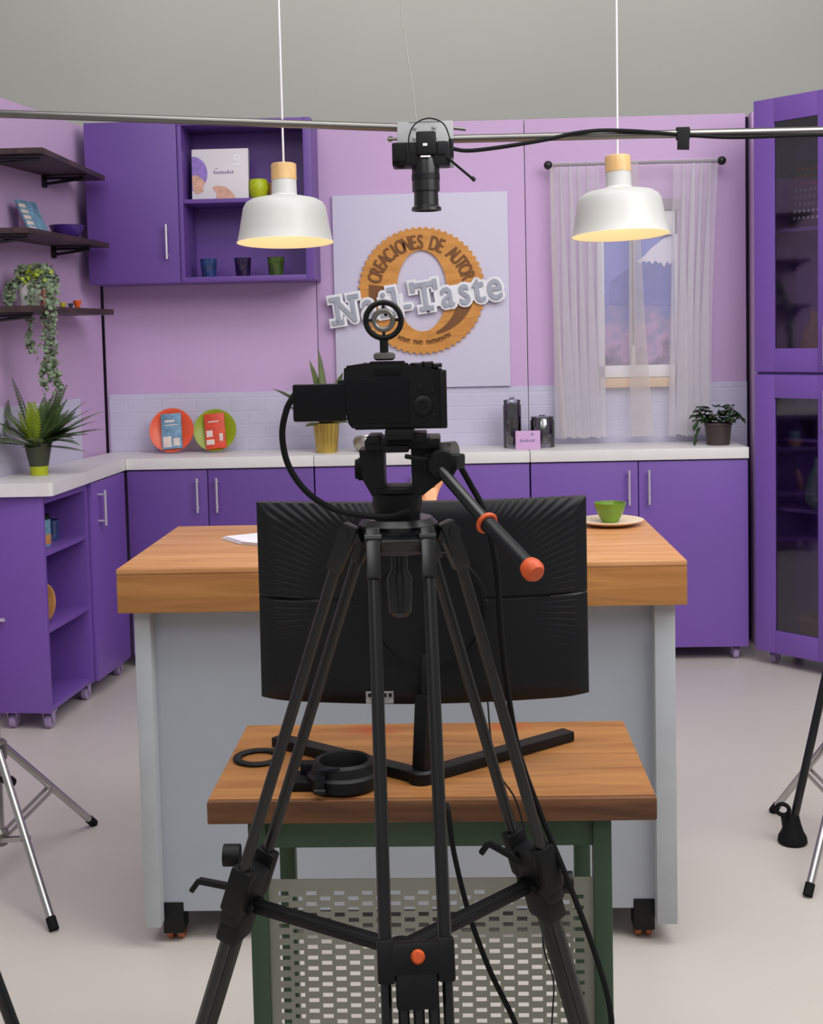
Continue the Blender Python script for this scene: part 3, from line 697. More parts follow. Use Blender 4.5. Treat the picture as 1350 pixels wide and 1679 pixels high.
for i in range(40):
    for k in range(4): bm.faces.new((f0[i][k], f0[i][(k+1) % 4], f0[i+1][(k+1) % 4], f0[i+1][k]))
bm.faces.new(f0[0]); bm.faces.new(f0[-1][::-1]); obj('screen', bm, 'screen', mn)
b = B(); lathe(b, [(cr-.003, -.003), (cr, 0), (cr, .004), (cr-.006, .004)], (ccx, MY-.010, ccz), 64, (0, -1, 0)); obj('mount_ring', b, 'black', mn)
pX = at(697, 1200, 2.06).x; Pt, Pb = at(694, 1125, 2.06), at(692, 1285, 2.05)
b = B()
bar(b, (Pb.x, 2.052, TZB+.002), (Pt.x+.003, 2.062, .862), .028, .022, .004)
bar(b, (Pt.x+.003, 2.064, .855), (ccx-.006, MY-.012, .925), .012, .010, .002)
tube(b, (ccx, MY-.02, .955), (ccx, MY-.004, .955), .009)
obj('stand_neck', b, 'black', mn)
fl, fr_ = Vector((-.331, 2.249, TZB)), Vector((.193, 2.262, TZB))
b = B(); base_p = Vector((Pb.x, 2.052, TZB+.0095))
for e_ in (fl, fr_): bar(b, base_p, (e_.x, e_.y, TZB+.0095), .030, .018, .003)
lathe(b, [(0, 0), (.022, 0), (.022, .018), (.018, .022), (0, .022)], (base_p.x, base_p.y, TZB+.0005)); obj('stand_foot', b, 'black', mn)
q0, q1 = at(600, 1134, 2.085), at(646, 1157, 2.085); b = B()
def shell_y(x, v): return MY+.45*(x-mcx)**2-.006*math.exp(-((x-mcx)/.2)**2)-.014*max(0, .5-v)
yy = shell_y((q0.x+q1.x)/2, .06)+.002
box(b, q0.x, q1.x, yy-.004, yy-.002, mz0+.004, q0.z, 0); obj('sticker', b, 'label', mn, label='small pale printed sticker')
bb = B()
for k in range(5): box(bb, q0.x+.004+.0085*k, q0.x+.0085*k+.009, yy-.0045, yy-.004, q0.z-.009, q0.z-.003)
obj('sticker_print', bb, 'black', mn)

# black ring, coiled strap beside it
c0 = atz(424, 1245, TZB); b = B(); torus(b, (c0.x, c0.y, TZB+.004), .037, .0075, seg=48, flat=.5); solo('black_ring', b, 'black', 'flat black ring lying at the left of the workbench', 'ring')
c1 = atz(552, 1278, TZB+.01); st = thing('ring_clamp', 'black ring clamp with a clasp lying on the workbench by the stand', 'clamp', (c1.x, c1.y, TZB))
b = B(); lathe(b, [(.034, 0), (.056, 0), (.060, .004), (.060, .022), (.054, .026), (.050, .040), (.044, .044), (.040, .042), (.036, .030), (.034, 0)], (.012, 0, .001), 48); obj('ring_body', b, 'black', st, True)
b = B(); box(b, -.075, -.030, -.03, .03, .001, .016, .003); box(b, -.060, -.034, .005, .03, .016, .034, .003); obj('clamp_block', b, 'black_soft', st, True)
b = B(); bar(b, (-.022, -.058, .006), (-.020, -.055, .036), .016, .006, .001); tube(b, (-.030, -.062, .012), (-.012, -.062, .012), .004); bar(b, (-.028, -.05, .041), (.010, -.045, .043), .008, .004, .001); obj('clasp', b, 'charcoal', st, True)

# ------------------------------------------------------------------ video tripod
TY = 1.73
ax = at(653, 850, TY).x
tp = thing('tripod', 'tall black twin-tube video tripod with a fluid head in the foreground', 'tripod', (ax, TY, 0))
zc = at(650, 862, TY).z
b = B(); lathe(b, [(0, -.035), (.040, -.035), (.052, -.022), (.054, .004), (.046, .012), (.038, .012), (0, .012)], (ax, TY, zc), 40)
lathe(b, [(0, -.125), (.010, -.125), (.016, -.118), (.018, -.070), (.012, -.06), (.012, -.034), (0, -.034)], (ax, TY, zc), 24); obj('bowl', b, 'black_metal', tp)
th = math.radians(8)
dirs = [150, 30, 270]
clampz = [.665, .672, .700]
for k, dg in enumerate(dirs):
    a = math.radians(dg)+th*(1 if k < 2 else .3); d = Vector((math.cos(a), math.sin(a), 0)); t = Vector((-d.y, d.x, 0))
    cp = [Vector((at(412, 1440, 1.815).x, 1.815, .665)), Vector((at(872, 1420, 1.845).x, 1.845, .68)), Vector((at(682, 1572, 1.49).x, 1.49, at(682, 1572, 1.49).z))][k]
    hub = Vector((ax, TY, zc-.008)); d = Vector((cp.x-hub.x, cp.y-hub.y, 0)).normalized(); t = Vector((-d.y, d.x, 0))
    p_top = hub+d*.062; axis = (cp-p_top).normalized(); side = .036; nrm = axis.cross(t)
    b = B(); bar(b, p_top-d*.022+t*.0, p_top+axis*.012, .086, .020, .004, up=t.cross(axis))
    for s in (-1, 1):
        bar(b, p_top-d*.010+t*side*s+Vector((0, 0, .012)), p_top+axis*.055+t*side*s, .019, .024, .004)
        tube(b, p_top+t*(side*s+.011*s), p_top+t*(side*s-.011*s), .009, seg=14)
    leg = obj('leg', b, 'black_metal', tp)
    for s in (-1, 1):
        b = B(); tube(b, p_top+axis*.03+t*side*s, cp+t*side*s*(1.0)+axis*.02, .0083, seg=16); obj('tube', b, 'black_metal', leg)
    # clamp casting
    b = B()
    if k < 2:
        bar(b, cp-axis*.012, cp+axis*.062, .082, .030, .006, up=t.cross(axis))
        for s in (-1, 1): bar(b, cp-axis*.030+t*side*s, cp+axis*.04+t*side*s, .022, .032, .005)
        bar(b, cp+axis*.05, cp+axis*.100, .056, .034, .006, up=t.cross(axis))
    else:
        bar(b, cp-axis*.020, cp+axis*.018, .088, .030, .005, up=t.cross(axis))
        for s in (-1, 1): bar(b, cp-axis*.024+t*side*s, cp+axis*.026+t*side*s, .021, .031, .004)
        bar(b, cp+axis*.01, cp+axis*.055, .050, .028, .004, up=t.cross(axis))
    cl = obj('leg_clamp', b, 'black', leg)
    out = d if d.y > -.5 else d
    b = B(); ms = -1 if k == 0 else 1
    lev0 = cp+axis*.030+t*side*(1 if k == 0 else 1)
    if k < 2:
        e0 = cp+axis*.022; tip = e0+Vector((-.075, .02, .006)) if k == 0 else e0+Vector((-.068, .0, .040))
        bar(b, e0, tip, .010, .009, .002); bar(b, tip, tip+Vector((-.012, 0, -.016)), .010, .008, .002)
        kn = cp-axis*.030+Vector((-.048, 0, .006)) if k == 0 else cp+axis*.045+Vector((.05, 0, .0))
        tube(b, kn, kn+Vector((.024 if k == 0 else -.026, 0, 0)), .016, seg=16)
        obj('lock_lever', b, 'black', cl.parent)
    else:
        q = cp-nrm*.017 if nrm.y > 0 else cp+nrm*.017
        lathe(b, [(0, .004), (.006, .004), (.0085, 0), (.0085, -.004), (0, -.004)], q+Vector((.002, 0, .004)), 20, tuple((q-cp).normalized())); obj('lock_button', b, 'orange', cl.parent)
    # lower stages
    zl = .02; ft = cp+axis*((zl-cp.z)/axis.z)
    b = B()
    if k == 2:
        for s in (-.037, -.0165, 0.0015, .0195, .037): tube(b, cp+axis*.015+t*s, cp+axis*.16+t*s, .0070 if abs(s) < .02 else .0066, seg=14)
        bar(b, cp+axis*.088, cp+axis*.17, .096, .032, .005, up=t.cross(axis))
        for s in (-.02, .02): tube(b, cp+axis*.15+t*s, ft+t*s, .0085, seg=14)
    else:
        bar(b, cp+axis*.03, ft, .034, .024, .005, up=t.cross(axis))
        for s in (-.017, .017): tube(b, cp+axis*.03+t*s, ft+t*s, .0085, seg=14)
    obj('lower_leg', b, 'black_metal', leg)
    b = B(); lathe(b, [(0, 0), (.024, 0), (.026, .006), (.022, .03), (0, .034)], (ft.x, ft.y, .0005), 20); obj('rubber_foot', b, 'black_soft', leg)
    sc = Vector((at(657, 1533, 1.70).x, 1.70, .612)); si = cp+axis*.045-d*.02
    b = B(); bar(b, si, sc, .020, .016, .004); bar(b, si.lerp(sc, .45), sc, .026, .012, .003)
    for s in (-.02, .02): tube(b, si+t*s, si+t*s*.4, .006, seg=10)
    obj('spreader_arm', b, 'black', tp)
b = B(); lathe(b, [(0, -.01), (.022, -.01), (.025, -.004), (.025, .006), (.014, .012), (0, .012)], sc, 24); obj('spreader_hub', b, 'black', tp)
# fluid head
hz = lambda y: at(650, y, TY).z
b = B(); hx0, hx1 = at(612, 830, TY).x, at(692, 830, TY).x; hcx = (hx0+hx1)/2
lathe(b, [(0, zc+.010), (.030, zc+.010), (.032, hz(835)), (.034, hz(826)), (.034, hz(808)), (.038, hz(804)), (.038, hz(797)), (0, hz(797))], (hcx, TY, 0), 40)
fh = obj('fluid_head', b, 'black', tp)
b = B()
zz0, zz1 = hz(806), hz(734)
a0, a1 = at(592, 770, TY).x, at(632, 770, TY).x
prism(b, [(a0, zz1), (a1, zz1), (a1, zz0+.004), (hcx, zz0-.004), (at(612, 800, TY).x, zz0-.002), (a0+.004, zz0+.02)], -TY-.028, -TY+.028, UPR)
a2, a3 = at(676, 770, TY).x, at(737, 770, TY).x
prism(b, [(a2, zz1), (a3-.008, zz1), (a3, zz1-.02), (a3-.004, zz0+.022), (at(695, 800, TY).x, zz0-.002), (hcx, zz0-.004), (a2, zz0+.004)], -TY-.028, -TY+.028, UPR)
box(b, a1-.001, a2+.001, TY-.026, TY+.026, zz0-.006, hz(795), .002); obj('cradle', b, 'black', fh)
b = B(); kx = at(583, 768, TY).x; tube(b, (kx, TY, hz(768)), (a0+.002, TY, hz(768)), .0135, seg=24); tube(b, (kx+.004, TY, hz(768)), (a0+.003, TY, hz(768)), .0155, seg=24); obj('tilt_knob', b, 'black_soft', fh)
b = B(); box(b, at(601, 720, TY).x, at(722, 720, TY).x, TY-.04, TY+.05, hz(733), hz(716), .003)
box(b, at(605, 720, TY).x, at(626, 720, TY).x, TY-.045, TY+.03, hz(722), hz(711), .002); box(b, at(676, 720, TY).x, at(700, 720, TY).x, TY-.045, TY+.03, hz(722), hz(708), .002)
box(b, at(630, 720, TY).x, at(672, 720, TY).x, TY-.048, TY+.03, hz(737), hz(726), .002); obj('quick_plate', b, 'black', fh)
b = B(); c_ = at(722, 742, TY-.02); tube(b, c_, c_+Vector((.020, -.01, .002)), .014, seg=20); box(b, at(706, 720, TY).x, at(722, 720, TY).x, TY-.04, TY-.015, hz(717), hz(711), .001); obj('plate_lock', b, 'steel_dark', fh)
b = B(); p0, p1 = at(700, 755, TY-.03), at(757, 757, TY-.05); bar(b, p0, p1, .030, .020, .004); bar(b, at(664, 748, TY-.05), at(720, 757, TY-.045), .010, .006, .002)
lathe(b, [(0, -.012), (.018, -.012), (.020, -.008), (.020, .008), (.018, .012), (0, .012)], at(724, 762, TY-.05), 28, (.2, -1, 0)); obj('handle_mount', b, 'black', fh)
h0, h1, h2, h3 = at(722, 770, TY-.055), at(798, 857, 1.60), at(866, 928, 1.52), at(874, 935, 1.51)
b = B(); tube(b, h0, h1, .0078, .0080, seg=16); ph = obj('pan_handle', b, 'black_metal', fh)
b = B(); tube(b, h1, h2, .0106, .0104, seg=20); obj('handle_grip', b, 'charcoal', fh)
b = B(); dd = (h2-h1).normalized(); torus(b, h1+dd*.001, .0115, .0035, tuple(dd), 24, 8); tube(b, h1+dd*.002, h1+dd*.004, .013, seg=20); obj('grip_ring', b, 'orange', fh)
b = B(); lathe(b, [(0, -.010), (.012, -.010), (.0138, -.004), (.0138, .003), (.010, .009), (0, .011)], h3, 24, tuple(dd)); obj('grip_cap', b, 'orange', fh)

# ------------------------------------------------------------------ main camera on the head
CY = 1.70
def cz(y): return at(650, y, CY).z
def cx_(x): return at(x, 650, CY).x
mc = thing('camera', 'black mirrorless camera with its screen flipped out on the big tripod', 'camera', (cx_(650), CY, cz(703)))
b = B(); z0c = cz(703)
prism(b, [(cx_(580), z0c+.0005), (cx_(731), z0c+.0005), (cx_(731), cz(612)), (cx_(722), cz(603)), (cx_(672), cz(603)), (cx_(668), cz(592)), (cx_(606), cz(592)), (cx_(600), cz(598)), (cx_(567), cz(598)), (cx_(566), cz(622)), (cx_(570), cz(690))], -CY-.018, -CY+.018, UPR)
bmesh.ops.bevel(b, geom=list(b.edges), offset=.003, segments=2, affect='EDGES')
body = obj('camera_body', b, 'black', mc)
b = B(); box(b, cx_(572), cx_(672), CY-.0195, CY-.017, cz(692), cz(619), .001); obj('rear_screen', b, 'screen', body)
b = B(); box(b, cx_(483), cx_(569), CY-.022, CY-.012, cz(687), cz(626), .003); box(b, cx_(556), cx_(576), CY-.02, CY-.006, cz(676), cz(620), .003); obj('flip_screen', b, 'screen', mc)
b = B(); lathe(b, [(0, -.002), (.0125, -.002), (.0125, .004), (.011, .005), (.0055, .005), (.005, .003), (0, .003)], (cx_(694), CY-.018, cz(664)), 28, (0, -1, 0)); obj('control_wheel', b, 'charcoal', body)
b = B()
for x, y in ((690, 634), (694, 688), (710, 640), (712, 680)): lathe(b, [(0, 0), (.0035, 0), (.0032, .002), (0, .0025)], (cx_(x), CY-.018, cz(y)), 14, (0, -1, 0))
obj('button', b, 'charcoal', body)
b = B()
for x, r_, h in ((686, .010, .006), (702, .0085, .0075), (717, .0075, .005)): lathe(b, [(0, 0), (r_, 0), (r_, h), (r_*.85, h+.001), (0, h+.001)], (cx_(x), CY, cz(604)), 24)
obj('top_dial', b, 'black_metal', body)
b = B(); box(b, cx_(722), cx_(733), CY-.0225, CY+.01, cz(702), cz(608), .002); obj('grip_edge', b, 'charcoal', body)
b = B(); box(b, cx_(616), cx_(660), CY-.020, CY-.01, cz(615), cz(598), .003); obj('eyepiece', b, 'black_soft', body)
b = B(); lathe(b, [(0, 0), (.034, 0), (.036, .01), (.036, .05), (.038, .055), (.038, .085), (.030, .087), (0, .080)], (cx_(648), CY+.017, cz(652)), 40, (0, 1, 0)); obj('lens', b, 'black_metal', mc)
b = B(); box(b, cx_(632), cx_(678), CY-.03, CY+.03, hz(716)+.0005, z0c+.0003, .001); obj('mounting_plate', b, 'black', mc)
# ring sight on the hot shoe
rg = at(629, 525, CY); zs_ = cz(591)
rm = thing('ring_mount', 'black ring mount standing on the hot shoe of the tripod camera', 'ring mount', (rg.x, CY, zs_))
b = B(); torus(b, rg, .0235, .0037, (0, 1, 0), 56, 12); obj('outer_ring', b, 'black', rm)
b = B(); torus(b, rg, .0125, .0036, (0, 1, 0), 40, 10); obj('inner_ring', b, 'steel_dark', rm)
b = B()
for k in range(4):
    v = Vector((math.cos(k*PI/2), 0, math.sin(k*PI/2))); bar(b, rg+v*.014, rg+v*.022, .004, .004)
obj('spoke', b, 'charcoal', rm)
b = B(); tube(b, (rg.x, CY, rg.z-.026), (rg.x, CY, zs_+.008), .0058, seg=16); obj('stem', b, 'black', rm)
b = B(); lathe(b, [(0, .0005), (.011, .0005), (.0145, .003), (.0145, .009), (.011, .011), (0, .011)], (rg.x, CY, zs_), 28); obj('shoe_foot', b, 'steel_dark', rm)

# cables of the main camera
b = B(); path(b, [at(484, 646, CY-.018), at(470, 672, CY-.02), at(463, 715, CY-.02), at(474, 765, CY-.02), at(505, 808, CY-.02), at(548, 835, CY-.015), at(592, 845, CY-.03), at(640, 847, TY-.060), at(672, 838, TY-.064)], .0042)
solo('camera_cable', b, 'black_soft', 'black cable looping down from the flip screen to the tripod bowl', 'cable')
b = B(); path(b, [at(748, 752, TY-.02), at(772, 795, TY-.0), at(792, 832, TY), at(804, 875, TY+.005), at(815, 940, TY+.02), at(822, 1040, TY+.03), at(834, 1140, 1.80), at(852, 1235, 1.815), at(885, 1330, 1.82), at(930, 1440, 1.81), at(975, 1560, 1.79), at(1000, 1650, 1.77), at(1003, 1720, 1.76), at(1000, 1900, 1.75), atz(985, 2250, .006)], .0042)
solo('handle_cable', b, 'black_soft', 'black cable running from the pan handle down past the right tripod leg', 'cable')
b = B(); path(b, [(-.035, 2.003, .668), (-.032, 1.955, .672), at(733, 1320, 1.91), at(745, 1400, 1.895), at(770, 1500, 1.89), at(803, 1590, 1.88), at(850, 1690, 1.86), at(905, 1850, 1.85), atz(950, 2080, .006)], .0042)
solo('monitor_cable', b, 'black_soft', 'black cable hanging between the front and right tripod legs', 'cable')
b = B(); path(b, [at(800, 1150, 1.99), at(806, 1215, 1.965), at(820, 1270, 1.95), at(845, 1310, 1.945), at(862, 1370, 1.95), at(885, 1480, 1.945), at(893, 1560, 1.94), at(908, 1610, 1.94), at(905, 1690, 1.94), at(900, 1900, 1.94), atz(890, 2090, .004)], .0014)
solo('thin_wire', b, 'charcoal', 'thin grey wire hanging beside the right tripod leg', 'wire')

# ------------------------------------------------------------------ overhead camera rig: two poles joined at a plate, carried by two steel stands
OY = 3.30
def oz(y): return at(697, y, OY).z
def ox(x): return at(x, 240, OY).x
pl = thing('boom_pole', 'bright steel pole crossing at upper left, ending at the overhead camera plate', 'pole', tuple(at(655, 210, OY+.02)))
b = B(); e = at(-40, 185, OY+.02); tube(b, at(700, 211, OY+.02), e, .0105, seg=20); obj('tube', b, 'pole', pl)
b = B(); q = at(740, 213, OY+.02); tube(b, at(744, 210, OY+.02), at(764, 212, OY+.02), .0045, seg=12); obj('end_bolt', b, 'steel_dark', pl)
pr = thing('boom_pole', 'grey steel pole at upper right, running from the overhead camera plate past the curtains', 'pole', tuple(at(745, 228, OY+.02)))
b = B(); tube(b, at(700, 229, OY+.02), at(1390, 213, OY+.02), .0105, seg=20); obj('tube', b, 'pole', pr)
b = B(); tube(b, at(652, 228, OY+.02), at(636, 228, OY+.02), .004, seg=12); torus(b, at(640, 228, OY+.02), .006, .002, (0, 1, 0), 20, 6); obj('end_ring', b, 'steel_dark', pr)
b = B(); box(b, ox(652), ox(744), OY-.004, OY+.006, oz(276), oz(199), .002)
for x, y in ((681, 209), (713, 209), (681, 226), (714, 226)):
    lathe(b, [(0, 0), (.0055, 0), (.005, .004), (0, .005)], (ox(x), OY-.004, oz(y)), 14, (0, -1, 0))
box(b, ox(672), ox(723), OY-.006, OY+.03, oz(200), oz(198)); solo('rig_plate', b, 'grey_plate', 'grey metal plate joining the two steel poles above the overhead camera', 'plate')
oc = thing('camera', 'small black camera hung lens-down from the steel pole', 'camera', (ox(697), OY-.05, oz(262)))
yc = OY-.05
b = B()
box(b, ox(645), ox(738), yc-.032, yc+.040, oz(278), oz(240), .005)
box(b, ox(684), ox(716), yc-.044, yc+.02, oz(262), oz(224), .006); ob = obj('camera_body', b, 'black', oc)
b = B(); box(b, ox(646), ox(668), yc-.040, yc+.02, oz(272), oz(242), .006); ball(b, (ox(658), yc-.02, oz(272)), .0175, (1, 1, .8)); obj('hand_grip', b, 'black_soft', oc)
b = B(); box(b, ox(718), ox(732), yc-.036, yc-.03, oz(262), oz(240), .002); box(b, ox(736), ox(744), yc-.03, yc+.02, oz(264), oz(236), .002); obj('side_cover', b, 'charcoal', oc)
b = B(); lathe(b, [(0, oz(266)), (.033, oz(266)), (.0345, oz(276)), (.0345, oz(318)), (.030, oz(319)), (.031, oz(341)), (.037, oz(344)), (.0375, oz(349)), (.032, oz(349)), (.028, oz(335)), (0, oz(335))], (ox(698), yc-.004, 0), 44); ln = obj('lens', b, 'black_metal', oc)
b = B(); lathe(b, [(.0346, oz(290)), (.0353, oz(290.5)), (.0353, oz(300)), (.0346, oz(300.5))], (ox(698), yc-.004, 0), 44); obj('focus_ring', b, 'charcoal', ln)
b = B(); box(b, ox(691), ox(707), yc-.0455, yc-.043, oz(266), oz(263.5)); box(b, ox(695), ox(702), yc-.0465, yc-.0435, oz(248), oz(244)); obj('front_marks', b, 'white', oc, label='small pale marks on the camera front')
b = B(); path(b, [(ox(674), yc-.045, oz(262)), (ox(673), yc-.05, oz(235)), (ox(683), yc-.05, oz(214)), (ox(705), yc-.05, oz(205)), (ox(728), yc-.05, oz(214)), (ox(738), yc-.05, oz(238)), (ox(739), yc-.04, oz(252))], .0017); obj('strap_cord', b, 'black_soft', oc)
b = B(); box(b, ox(722), ox(737), yc-.03, yc+.02, oz(275), oz(262), .002); bar(b, (ox(733), yc-.03, oz(266)), (ox(772), yc-.06, oz(303)), .007, .006, .002); lathe(b, [(0, -.006), (.005, -.006), (.005, .006), (0, .006)], (ox(774), yc-.061, oz(304)), 12, (1, 0, -1)); obj('tilt_lever', b, 'black', oc)
b = B(); path(b, [(ox(738), yc, oz(249)), at(770, 247, OY-.02), at(830, 240, OY-.014), at(900, 228, OY-.008), at(940, 219, OY-.002), at(985, 214, OY+.004), at(1040, 215, OY+.004), at(1090, 219, OY+.002), at(1120, 221, OY+.004), at(1200, 225, OY+.008), at(1300, 222, OY+.014), at(1388, 220, OY+.02)], .0052)
solo('pole_cable', b, 'black_soft', 'black cable running from the overhead camera along the right pole', 'cable')
b = B(); p = at(1120, 219, OY+.02); tube(b, (p.x-.016, p.y, p.z), (p.x+.016, p.y, p.z), .0165, seg=24); bar(b, (p.x-.002, OY, p.z), (p.x-.004, OY-.006, p.z-.044), .030, .006, .001, up=(0, 1, 0))
solo('cable_tie', b, 'black_soft', 'black fabric strap wrapped round the right pole with a loose end', 'strap')
b = B(); path(b, [(ox(684), OY+.01, oz(200)), at(676, 140, OY+.02), at(664, 60, OY+.03), at(657, -30, OY+.04), (-.12, OY+.05, 3.2)], .0011); solo('hanging_wire', b, 'steel_dark', 'thin wire rising from the overhead camera plate', 'wire')

def light_stand(ax_, ay, R, a0, label, hcol):
    t = thing('light_stand', label, 'stand', (ax_, ay, 0), 0, 'steel light stands')
    b = B(); tube(b, (0, 0, .10), (0, 0, 1.2), .0165, seg=20); tube(b, (0, 0, 1.2), (0, 0, 2.06), .0125, seg=20); obj('column', b, 'chrome', t, True)
    b = B(); lathe(b, [(.016, hcol-.03), (.030, hcol-.03), (.032, hcol-.02), (.032, hcol+.015), (.026, hcol+.022), (.016, hcol+.022)], seg=28); obj('collar', b, 'steel_dark', t, True)
    b = B(); lathe(b, [(0, .095), (.024, .095), (.026, .105), (.026, .13), (.017, .14)], seg=28); obj('lower_collar', b, 'steel_dark', t, True)
    b = B(); tube(b, (.0, -.02, hcol-.075), (.05, -.045, hcol-.075), .008); lathe(b, [(0, -.012), (.012, -.012), (.016, 0), (.012, .012), (0, .012)], (.055, -.048, hcol-.075), 12, (1, -.6, 0)); obj('lock_knob', b, 'black', t, True)
    for k in range(3):
        a = a0+k*2*PI/3; d = Vector((math.cos(a), math.sin(a), 0)); s = Vector((-d.y, d.x, 0))
        p0, p1 = d*.030+Vector((0, 0, hcol)), d*R+Vector((0, 0, .012))
        b = B()
        tube(b, p0, p1, .0105, seg=18); lg = obj('leg', b, 'chrome', t, True)
        m = p0.lerp(p1, .52)
        for q in (-.012, .012):
            b = B(); bar(b, m+s*q, d*.026+s*q+Vector((0, 0, .115)), .004, .012, .001); obj('brace', b, 'chrome', lg, True)
        b = B(); e = (p1-p0).normalized(); tube(b, p1-e*.022, p1+e*.010, .0125, seg=16); obj('end_cap', b, 'black_soft', lg, True)
    return t
def fit(f1, f2, sgn):
    a, c = Vector((f1.x, f1.y, 0)), Vector((f2.x, f2.y, 0)); m = (a+c)/2; n = Vector((c.y-a.y, -(c.x-a.x), 0)).normalized()*sgn
    L = (c-a).length; ctr = m+n*(L/2/math.sqrt(3)); v = a-ctr
    return ctr.x, ctr.y, L/math.sqrt(3), math.atan2(v.y, v.x)
lx, ly, lR, la = fit(atz(97, 1521, 0), atz(157, 1358, 0), -1)
lx -= .022; lR += .02
light_stand(lx, ly, lR, la, 'steel light stand with spread tubular legs at the left edge', .36)
lx, ly, lR, la = fit(atz(1326, 1470, 0), atz(1270, 1333, 0), 1)
light_stand(lx, ly, lR, la, 'steel light stand with spread tubular legs at the right edge', .36)
# black leaning stand with a weighted foot
bp = atz(1300, 1382, 0); bt = at(1350, 1135, bp.y+.03)
bs = thing('weighted_stand', 'black pole with a rounded weighted foot leaning at the right edge', 'stand', (bp.x, bp.y, 0))
dv = (bt-Vector((bp.x, bp.y, .03))); 
b = B(); tube(b, Vector((bp.x, bp.y, .05)), Vector((bp.x, bp.y, .03))+dv*2.2, .0115, seg=18); obj('pole', b, 'black_metal', bs)
b = B(); lathe(b, [(0, .0005), (.037, .0005), (.041, .006), (.039, .020), (.031, .034), (.024, .055), (.018, .08), (0, .084)], (bp.x, bp.y, 0), 32); obj('weighted_foot', b, 'black_soft', bs)
b = B(); torus(b, (bp.x-.028, bp.y-.004, .098), .017, .006, (.3, 1, .2), 28, 10); bar(b, (bp.x-.02, bp.y, .045), (bp.x-.026, bp.y-.002, .085), .020, .010, .003); obj('pull_tab', b, 'black_soft', bs)
# near stand leg at the lower left
g = atz(45, 1745, .01); LA = math.radians(-20); ls = thing('floor_stand', 'black stand with a leg reaching into the lower left corner', 'stand', (g.x-.50*math.cos(LA), g.y-.50*math.sin(LA), 0))
for k in range(3):
    a = LA+k*2*PI/3; d = Vector((math.cos(a), math.sin(a), 0)); b = B(); tube(b, d*.03+Vector((0, 0, 1.12)), d*.50+Vector((0, 0, .010)), .013, seg=16); lg = obj('leg', b, 'black_metal', ls, True)
    b = B(); ball(b, d*.50+Vector((0, 0, .0145)), .0145); obj('rubber_foot', b, 'black_soft', lg, True)
b = B(); tube(b, (0, 0, .6), (0, 0, 1.35), .016, seg=18); lathe(b, [(0, 1.09), (.045, 1.09), (.05, 1.12), (.04, 1.15), (0, 1.15)]); obj('column', b, 'black_metal', ls, True)

# ------------------------------------------------------------------ plants
def blade(bm, p0, d, L, w, droop, n=6, fold=.25, rnd=random):
    d = Vector(d).normalized(); side = d.cross(Vector((0, 0, 1)))
    if side.length < .05: side = Vector((1, 0, 0))
    side.normalize(); p = Vector(p0); prev = None
    for i in range(n+1):
        t = i/n; ww = w*(math.sin(PI*min(1, .12+.88*t))**.8)*(1 if t < 1 else 0.02)
        up = side.cross(d).normalized()
        r = [bm.verts.new(p-side*ww/2+up*ww*fold), bm.verts.new(p), bm.verts.new(p+side*ww/2+up*ww*fold)]
        if prev: bm.faces.new((prev[0], prev[1], r[1], r[0])); bm.faces.new((prev[1], prev[2], r[2], r[1]))
        prev = r; p = p+d*L/n; d = (d+Vector((0, 0, -droop/n))).normalized()
def frond(bm, p0, d, L, wl, droop, n=15):
    d = Vector(d).normalized(); p = Vector(p0)
    for i in range(n):
        t = i/n; side = d.cross(Vector((0, 0, 1)))
        side = side.normalized() if side.length > .05 else Vector((1, 0, 0)); up = side.cross(d).normalized()
        q = p+d*L/n; ll = wl*(.10+.90*math.sin(PI*(.14+.86*t)))
        if t > .12:
            for s in (-1, 1):
                tip = p+side*s*ll+d*ll*.55-up*ll*.12; e = d*L/n*.9
                bm.faces.new([bm.verts.new(v) for v in (p, p+e*.45+side*s*ll*.45+d*ll*.25+e*.3, tip, p+side*s*ll*.5+d*ll*.12-e*.25)])
        a = .0014; bm.faces.new([bm.verts.new(v) for v in (p-side*a, p+side*a, q+side*a, q-side*a)])
        p = q; d = (d+Vector((0, 0, -droop/n))).normalized()
WTZ = .937
# fern
fp = atz(58, 781, WTZ); rn = random.Random(4)
fn = thing('potted_fern', 'large dark fern in an olive pot with a lime green base on the left worktop', 'plant', (fp.x, fp.y+.05, WTZ))
b = B(); lathe(b, [(0, .0005), (.034, .0005), (.036, .036), (0, .036)], seg=32); obj('pot_base', b, 'pot_lime', fn, True, label='lime green pot base')
b = B(); lathe(b, [(0, .036), (.0365, .036), (.053, .122), (.055, .126), (.050, .126), (.048, .115), (0, .112)], seg=32); obj('pot', b, 'pot_olive', fn, True)
b = B()
for i in range(40):
    a = rn.uniform(-2.2, 2.2)-.5; el = rn.uniform(.2, 1.35)
    if abs(a+PI/2) < .55 and el > .5: a += 1.3; L = rn.uniform(.19, .29)*(1.0 if el > .5 else .85)
    frond(b, (.015*math.cos(a), .015*math.sin(a), .112), (math.cos(a)*math.cos(el), math.sin(a)*math.cos(el)*.8, math.sin(el)), L, .036, rn.uniform(.3, 1.0), 22)
for a, el, L in ((.05, .45, .27), (.25, .75, .26), (PI, .6, .27), (2.9, .9, .27), (.0, .08, .19), (3.3, .35, .24)):
    frond(b, (0, 0, .112), (math.cos(a)*math.cos(el), math.sin(a)*.3, math.sin(el)), L, .036, .45, 22)
for v in b.verts: v.co.x = max(v.co.x, wallx(fn.location.y+v.co.y)+.012-fn.location.x)
obj('fronds', b, 'leaf', fn, True, ang=3)
b = B()
for a, el, L in ((-1.5, 1.2, .20), (-1.9, 1.05, .17), (-1.2, 1.3, .19), (-2.3, .95, .15), (-1.6, 1.4, .18)):
    frond(b, (0, -.035, .112), (math.cos(a)*math.cos(el), math.sin(a)*math.cos(el), math.sin(el)), L, .026, .2)
